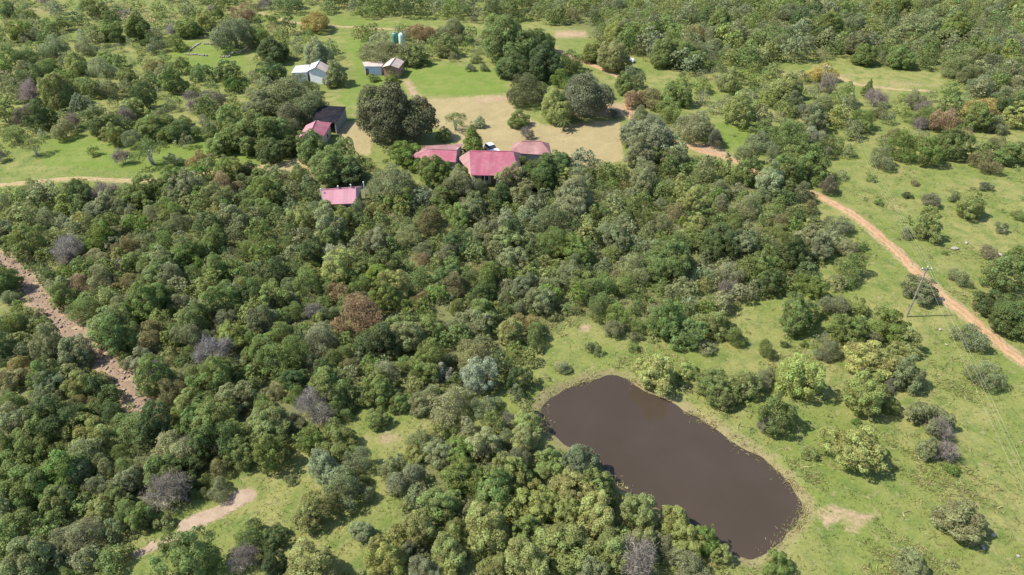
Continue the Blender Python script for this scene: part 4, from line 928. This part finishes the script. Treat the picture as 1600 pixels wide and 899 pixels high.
for p in single:
    if p['label']: continue
    q = [l for l in LAND if abs(l[0] - p['px']) + abs(l[1] - p['py']) > 6]
    l = min(q, key=lambda l: math.hypot(l[0] - p['px'], (l[1] - p['py']) * 1.5)); dx, dy = p['px'] - l[0], (p['py'] - l[1]) * 1.5
    rel = ('right of ' if dx > 0 else 'left of ') if abs(dx) > abs(dy) else ('in front of ' if dy > 0 else 'behind ')
    size = '' if p['w'] > 1e9 else ('small ' if (p['w'] < 24 and p['form'] != 'S') else '')
    p['base'] = f"{size}{TONE[p['tone']][1] if p['form'] != 'B' else 'bare grey'} {FORM[p['form']][2]} {rel}{l[2]}"; groups.setdefault(p['base'], []).append(p)
for b_, ps in groups.items():
    ps.sort(key=lambda p: p['px']); n = len(ps)
    for k, p in enumerate(ps):
        if n == 1: p['label'] = b_
        elif n == 2: p['label'] = b_ + (', left one of two' if k == 0 else ', right one of two')
        elif k == 0: p['label'] = b_ + f', leftmost of {NUM[min(n, 20)]}'
        elif k == n - 1: p['label'] = b_ + f', rightmost of {NUM[min(n, 20)]}'
        else: p['label'] = b_ + f', {ORD[min(k + 1, 20)]} from left'
GROUPS = {'broadleaf_tree': 'clumpy broadleaf trees of the bush', 'thorn_tree': 'fine-leaved thorn trees of the bush', 'shrub': 'low shrubs in the grass and thicket', 'leafless_tree': 'leafless grey trees', 'conical_tree': 'conical trees'}

def placed(p):
    pr = rnd.choice(PROTO[FORM[p['form']][0]]); s = p['d'] / pr.d
    if p['form'] == 'L' and p['d'] > 8.0: pr = rnd.choice(PROTO['lumpy_big']); s = p['d'] / pr.d
    if p['form'] == 'A' and p['d'] > 8.0: pr = rnd.choice(PROTO['airy_big']); s = p['d'] / pr.d
    if p['form'] == 'L' and p['d'] < 2.2: pr = rnd.choice(PROTO['bush']); s = p['d'] / pr.d
    sx, sy = s * rnd.uniform(0.86, 1.2), s * rnd.uniform(0.86, 1.2); sz = s * rnd.uniform(0.75, 1.18)
    return pr, (sx, sy, sz), rnd.uniform(0, 6.283)

def link_part(name, data, parent, col=None):
    o = bpy.data.objects.new(name, data); C.objects.link(o); o.parent = parent
    if col: o.color = (*col, 1)
    return o
SXY = np.array([(p['x'], p['y']) for p in single + mass]); SZ = height(SXY[:, 0], SXY[:, 1])
for k, p in enumerate(single):
    pr, sc, rz = placed(p); form, name, _, cat = FORM[p['form']]
    o = empty(name, (p['x'], p['y'], float(SZ[k])), rz); o.scale = sc; tag(o, p['label'], cat, GROUPS[name])
    link_part('trunk', pr.trunk, o); link_part('crown', pr.crown, o, tinted(p))

VV, TT, CC = [], [], []
for k, p in enumerate(mass):
    pr, sc, rz = placed(p); n = len(pr.LV); bare = p['form'] == 'B'
    px_w = p['w']; want = int(min(n, max(60, (4.5 if p['form'] == 'S' else 27) * px_w))) if in_view(p) else min(n, 40 if p['form'] == 'S' else 120)
    wt = 0.15 + np.clip(pr.LV[:, 0, 2] / pr.h, 0, 1) ** 0.8; idx = np.argsort(NP.random(n) ** (1 / wt))[-want:]; lv = pr.LV[idx]; grow = min(3.0 if p['form'] == 'S' else 2.1, 1.0 * math.sqrt(n / want)) ; c0 = lv.mean(1, keepdims=True); lv = c0 + (lv - c0) * grow
    lv = lv * np.array(sc); ca, sa = math.cos(rz), math.sin(rz)
    x = lv[..., 0] * ca - lv[..., 1] * sa + p['x']; y = lv[..., 0] * sa + lv[..., 1] * ca + p['y']; z = lv[..., 2] + SZ[len(single) + k]
    VV.append(np.stack([x, y, z], -1)); TT.append(np.tile(np.array([*tinted(p), 1.0]), (want, 1))); CC.append(pr.CL[idx])
LV = np.concatenate(VV); print('woodland quads', len(LV))
m_ = leaf_mesh('woodland', LV, np.concatenate(CC), M['wood_leaf'])
a_ = m_.attributes.new('tint', 'FLOAT_COLOR', 'FACE'); a_.data.foreach_set('color', np.concatenate(TT).astype(np.float32).ravel())
o = bpy.data.objects.new('woodland', m_); C.objects.link(o); tag(o, 'smaller trees and shrubs that fill the bush as one mass', 'woodland', None, 'stuff')

# small palm on the dry lawn
x, y = at(880, 206); o = empty('palm_tree', (x, y, hz(x, y))); o.scale = (1.3, 1.3, 1.3); tag(o, 'small palm with spreading fronds alone on the dry lawn', 'palm')
MB().tube([(0, 0, -0.3), (0.05, 0, 0.8), (0.02, 0.05, 1.7)], [0.22, 0.18, 0.15], 8).build('trunk', M['bark'], o, True)
mb = MB()
for k in range(16):
    a_ = k * 2.4; up = 0.9 - 0.05 * k; pts = []
    for s_ in range(6):
        t = s_ / 5; pts.append(Vector((math.cos(a_) * t * 1.5, math.sin(a_) * t * 1.5, 1.7 + up * t * 1.2 - 1.1 * t * t)))
    sd_ = Vector((-math.sin(a_), math.cos(a_), 0))
    for s_ in range(5):
        w0_, w1_ = 0.16 * math.sin(math.pi * (s_ + .4) / 6), 0.16 * math.sin(math.pi * min(1, (s_ + 1.4) / 6)); p_, q_ = pts[s_], pts[s_ + 1]; dz = Vector((0, 0, -0.05))
        mb.add([p_ - sd_ * w0_ + dz, p_, q_, q_ - sd_ * w1_ + dz], [(0, 1, 2, 3)]); mb.add([p_ + sd_ * w0_ + dz, q_ + sd_ * w1_ + dz, q_, p_], [(0, 1, 2, 3)])
pf = mb.build('crown', M['leaf'], o); pf.color = (0.10, 0.12, 0.04, 1)
a_ = pf.data.attributes.new('clump', 'FLOAT', 'FACE'); a_.data.foreach_set('value', NP.random(len(pf.data.polygons)).astype(np.float32))

# stones of the stony path: too small to pick apart, one mass
n = 600; L_ = np.array(ROCK_LINE); seg = NP.integers(0, len(L_) - 1, n); t = NP.random(n)[:, None]
base = L_[seg] * (1 - t) + L_[seg + 1] * t + NP.normal(0, 0.95, (n, 2))
n2_ = 220; extra = np.array([at(x, y) for x, y in zip(NP.uniform(1110, 1150, n2_), NP.uniform(370, 430, n2_))]); base = np.concatenate([base, extra])
V, F = [], []; bz = height(base[:, 0], base[:, 1]); co = [np.array([v.co[:] for v in q.vertices]) for q in ROCKM]; fc = [np.array([f.vertices[:] for f in q.polygons]) for q in ROCKM]; off = 0
for k in range(len(base)):
    s_ = 0.14 + 0.5 * NP.random() ** 3; a_ = NP.uniform(0, 6.28); c = co[k % 5] * np.array([s_, s_ * 0.8, s_ * 0.8]); x = c[:, 0] * math.cos(a_) - c[:, 1] * math.sin(a_); y = c[:, 0] * math.sin(a_) + c[:, 1] * math.cos(a_)
    V.append(np.stack([x + base[k, 0], y + base[k, 1], c[:, 2] + bz[k] + 0.08], 1)); F.append(fc[k % 5] + off); off += len(c)
m_ = np_mesh('rubble', np.concatenate(V), np.concatenate(F), M['stone']); o = bpy.data.objects.new('rubble', m_); C.objects.link(o); tag(o, 'loose pinkish stones strewn along the stony path', 'stones', None, 'stuff')

# grass: tufts over the open ground
n = 70000; py = 899 * (1 - NP.random(n) ** 1.0 * 0.80); px = NP.uniform(-60, 1660, n); py = py + 30
v = np.stack([(px - 800) / FPX, np.full(n, FW[1]) + UP[1] * (449.5 - py) / FPX, FW[2] + UP[2] * (449.5 - py) / FPX], 1); t = -CAM_H / v[:, 2]; gx_, gy_ = v[:, 0] * t, v[:, 1] * t
sd = poly_sd(gx_, gy_, POND); ok = sd > 0.15
for g, w in ROADW: ok &= line_d(gx_, gy_, g) > w * 1.05
ok &= line_d(gx_, gy_, ROCK_LINE) > 1.6
P_ = np.array(gpts(SAND)); ok &= poly_sd(gx_, gy_, P_) > 0.1
for dl in DRYL: ok &= (poly_sd(gx_, gy_, np.array(gpts(dl))) > 0) | (NP.random(n) < 0.15)
for bp, s_ in SOILP:
    if s_ > 0.6: ok &= (poly_sd(gx_, gy_, np.array(gpts(bp))) > 0) | (NP.random(n) < 0.25)
ok &= (np.sin(gx_ * 0.9 + 2 * np.sin(gy_ * 0.4)) + np.sin(gy_ * 1.1 + gx_ * 0.35) + NP.normal(0, 0.9, n)) > -0.5
for bp in (5, 8, 9, 10, 11, 12): ok &= poly_sd(gx_, gy_, KC[bp][0]) > -0.0 if bp in (9, 10, 11) else True
gx_, gy_ = gx_[ok], gy_[ok]; n = len(gx_); K = 3
gx3 = np.repeat(gx_, K) + NP.normal(0, 0.10, n * K); gy3 = np.repeat(gy_, K) + NP.normal(0, 0.10, n * K); gz3 = height(gx3, gy3) - 0.02; m3 = n * K
hh = np.repeat(0.06 + 0.13 * NP.random(n) ** 2, K) * NP.uniform(0.7, 1.3, m3); an = NP.uniform(0, 6.283, m3); wd = NP.uniform(0.03, 0.07, m3); le = NP.normal(0, 1.0, (m3, 2)) * hh[:, None]
Vg = np.stack([np.stack([gx3 - np.cos(an) * wd, gy3 - np.sin(an) * wd, gz3], 1), np.stack([gx3 + np.cos(an) * wd, gy3 + np.sin(an) * wd, gz3], 1), np.stack([gx3 + le[:, 0], gy3 + le[:, 1], gz3 + hh], 1)], 1)
m_ = np_mesh('grass', Vg.reshape(-1, 3), np.arange(3 * m3).reshape(m3, 3), M['grass'])
zz, zz2 = zone_values(gx_, gy_)
for nm, v in (('zone', zz), ('zone_two', zz2)):
    a_ = m_.attributes.new(nm, 'FLOAT_COLOR', 'POINT'); a_.data.foreach_set('color', np.repeat(v, K * 3, 0).astype(np.float32).ravel())
o = bpy.data.objects.new('grass', m_); C.objects.link(o); tag(o, 'yellow-green grass tufts growing over the open ground', 'grass', None, 'stuff')
print('grass tris', m3)


# dry reeds and tall grass on the pond's bank, and patches of low weeds in the open grass
def tufts(name, X, Y, blades, h0, h1, w_, lean, material, label, cat, tint=None):
    n = len(X); k = np.repeat(np.arange(n), blades); m3 = len(k); x = X[k] + NP.normal(0, 0.12, m3); y = Y[k] + NP.normal(0, 0.12, m3); z = np.maximum(height(x, y), WATER_Z - 0.15) - 0.03
    hh = NP.uniform(h0, h1, n)[k] * NP.uniform(0.6, 1.2, m3); an = NP.uniform(0, 6.283, m3); wd = NP.uniform(0.5, 1.2, m3) * w_; le = NP.normal(0, lean, (m3, 2)) * hh[:, None]
    ca, sa = np.cos(an) * wd, np.sin(an) * wd
    V = np.stack([np.stack([x - ca, y - sa, z], 1), np.stack([x + ca, y + sa, z], 1), np.stack([x + ca * 0.8 + le[:, 0], y + sa * 0.8 + le[:, 1], z + hh * 0.8], 1), np.stack([x - ca * 0.3 + le[:, 0] * 1.3, y - sa * 0.3 + le[:, 1] * 1.3, z + hh], 1)], 1)
    m_ = leaf_mesh(name, V, NP.random(n)[k], material)
    if tint is not None:
        a_ = m_.attributes.new('tint', 'FLOAT_COLOR', 'FACE'); a_.data.foreach_set('color', tint[k].astype(np.float32).ravel())
    o = bpy.data.objects.new(name, m_); C.objects.link(o); tag(o, label, cat, None, 'stuff')
x0, y0 = POND.min(0) - 4; x1, y1 = POND.max(0) + 4; X = NP.uniform(x0, x1, 60000); Y = NP.uniform(y0, y1, 60000); sd = poly_sd(X, Y, POND)
keep = (sd > -0.35) & (sd < 1.6) & (NP.random(60000) < 0.3 * sstep(1.6, 0.0, np.abs(sd))) & (np.sin(X * 0.7 + 2 * np.sin(Y * 0.5)) + np.sin(Y * 0.9) + NP.normal(0, 0.5, 60000) > 0.2)
X, Y = X[keep], Y[keep]; c = np.ones((len(X), 4)); c[:, :3] = np.array([0.36, 0.30, 0.15]) * NP.uniform(0.65, 1.25, (len(X), 1)); g_ = NP.random(len(X)) < 0.4; c[g_, :3] = np.array([0.24, 0.25, 0.09]) * NP.uniform(0.7, 1.2, (g_.sum(), 1))
tufts('reeds', X, Y, 5, 0.12, 0.32, 0.05, 1.0, M['wood_leaf'], 'dry yellowish reeds and rank grass fringing the pond', 'reeds', c)
n = 60000; px = NP.uniform(780, 1640, n); py = NP.uniform(200, 930, n); P_ = np.array([(px - 800) / FPX, FW[1] + UP[1] * (449.5 - py) / FPX, FW[2] + UP[2] * (449.5 - py) / FPX]); t = -CAM_H / P_[2]; X, Y = P_[0] * t, P_[1] * t
ok = poly_sd(X, Y, POND) > 1.5
for g, w in ROADW: ok &= line_d(X, Y, g) > w * 1.4
for fp in FOOT: ok &= poly_sd(X, Y, fp) > 1
for dl in DRYL: ok &= poly_sd(X, Y, np.array(gpts(dl))) > 0.3
ok &= (np.sin(X * 0.33 + 2.1 * np.sin(Y * 0.21)) + np.sin(Y * 0.41 + 1.3 * np.sin(X * 0.27)) + 0.8 * np.sin(X * 1.7 + Y * 1.3) + NP.normal(0, 0.6, n)) > 1.35
X, Y = X[ok], Y[ok]; c = np.ones((len(X), 4)); c[:, :3] = np.array([0.225, 0.255, 0.080]) * NP.uniform(0.7, 1.25, (len(X), 1)); g_ = NP.random(len(X)) < 0.25; c[g_, :3] = np.array([0.36, 0.30, 0.15]) * NP.uniform(0.7, 1.1, (g_.sum(), 1))
tufts('weeds', X, Y, 4, 0.10, 0.28, 0.07, 1.3, M['wood_leaf'], 'patches of low green weeds and dry tufts in the open grass', 'weeds', c)
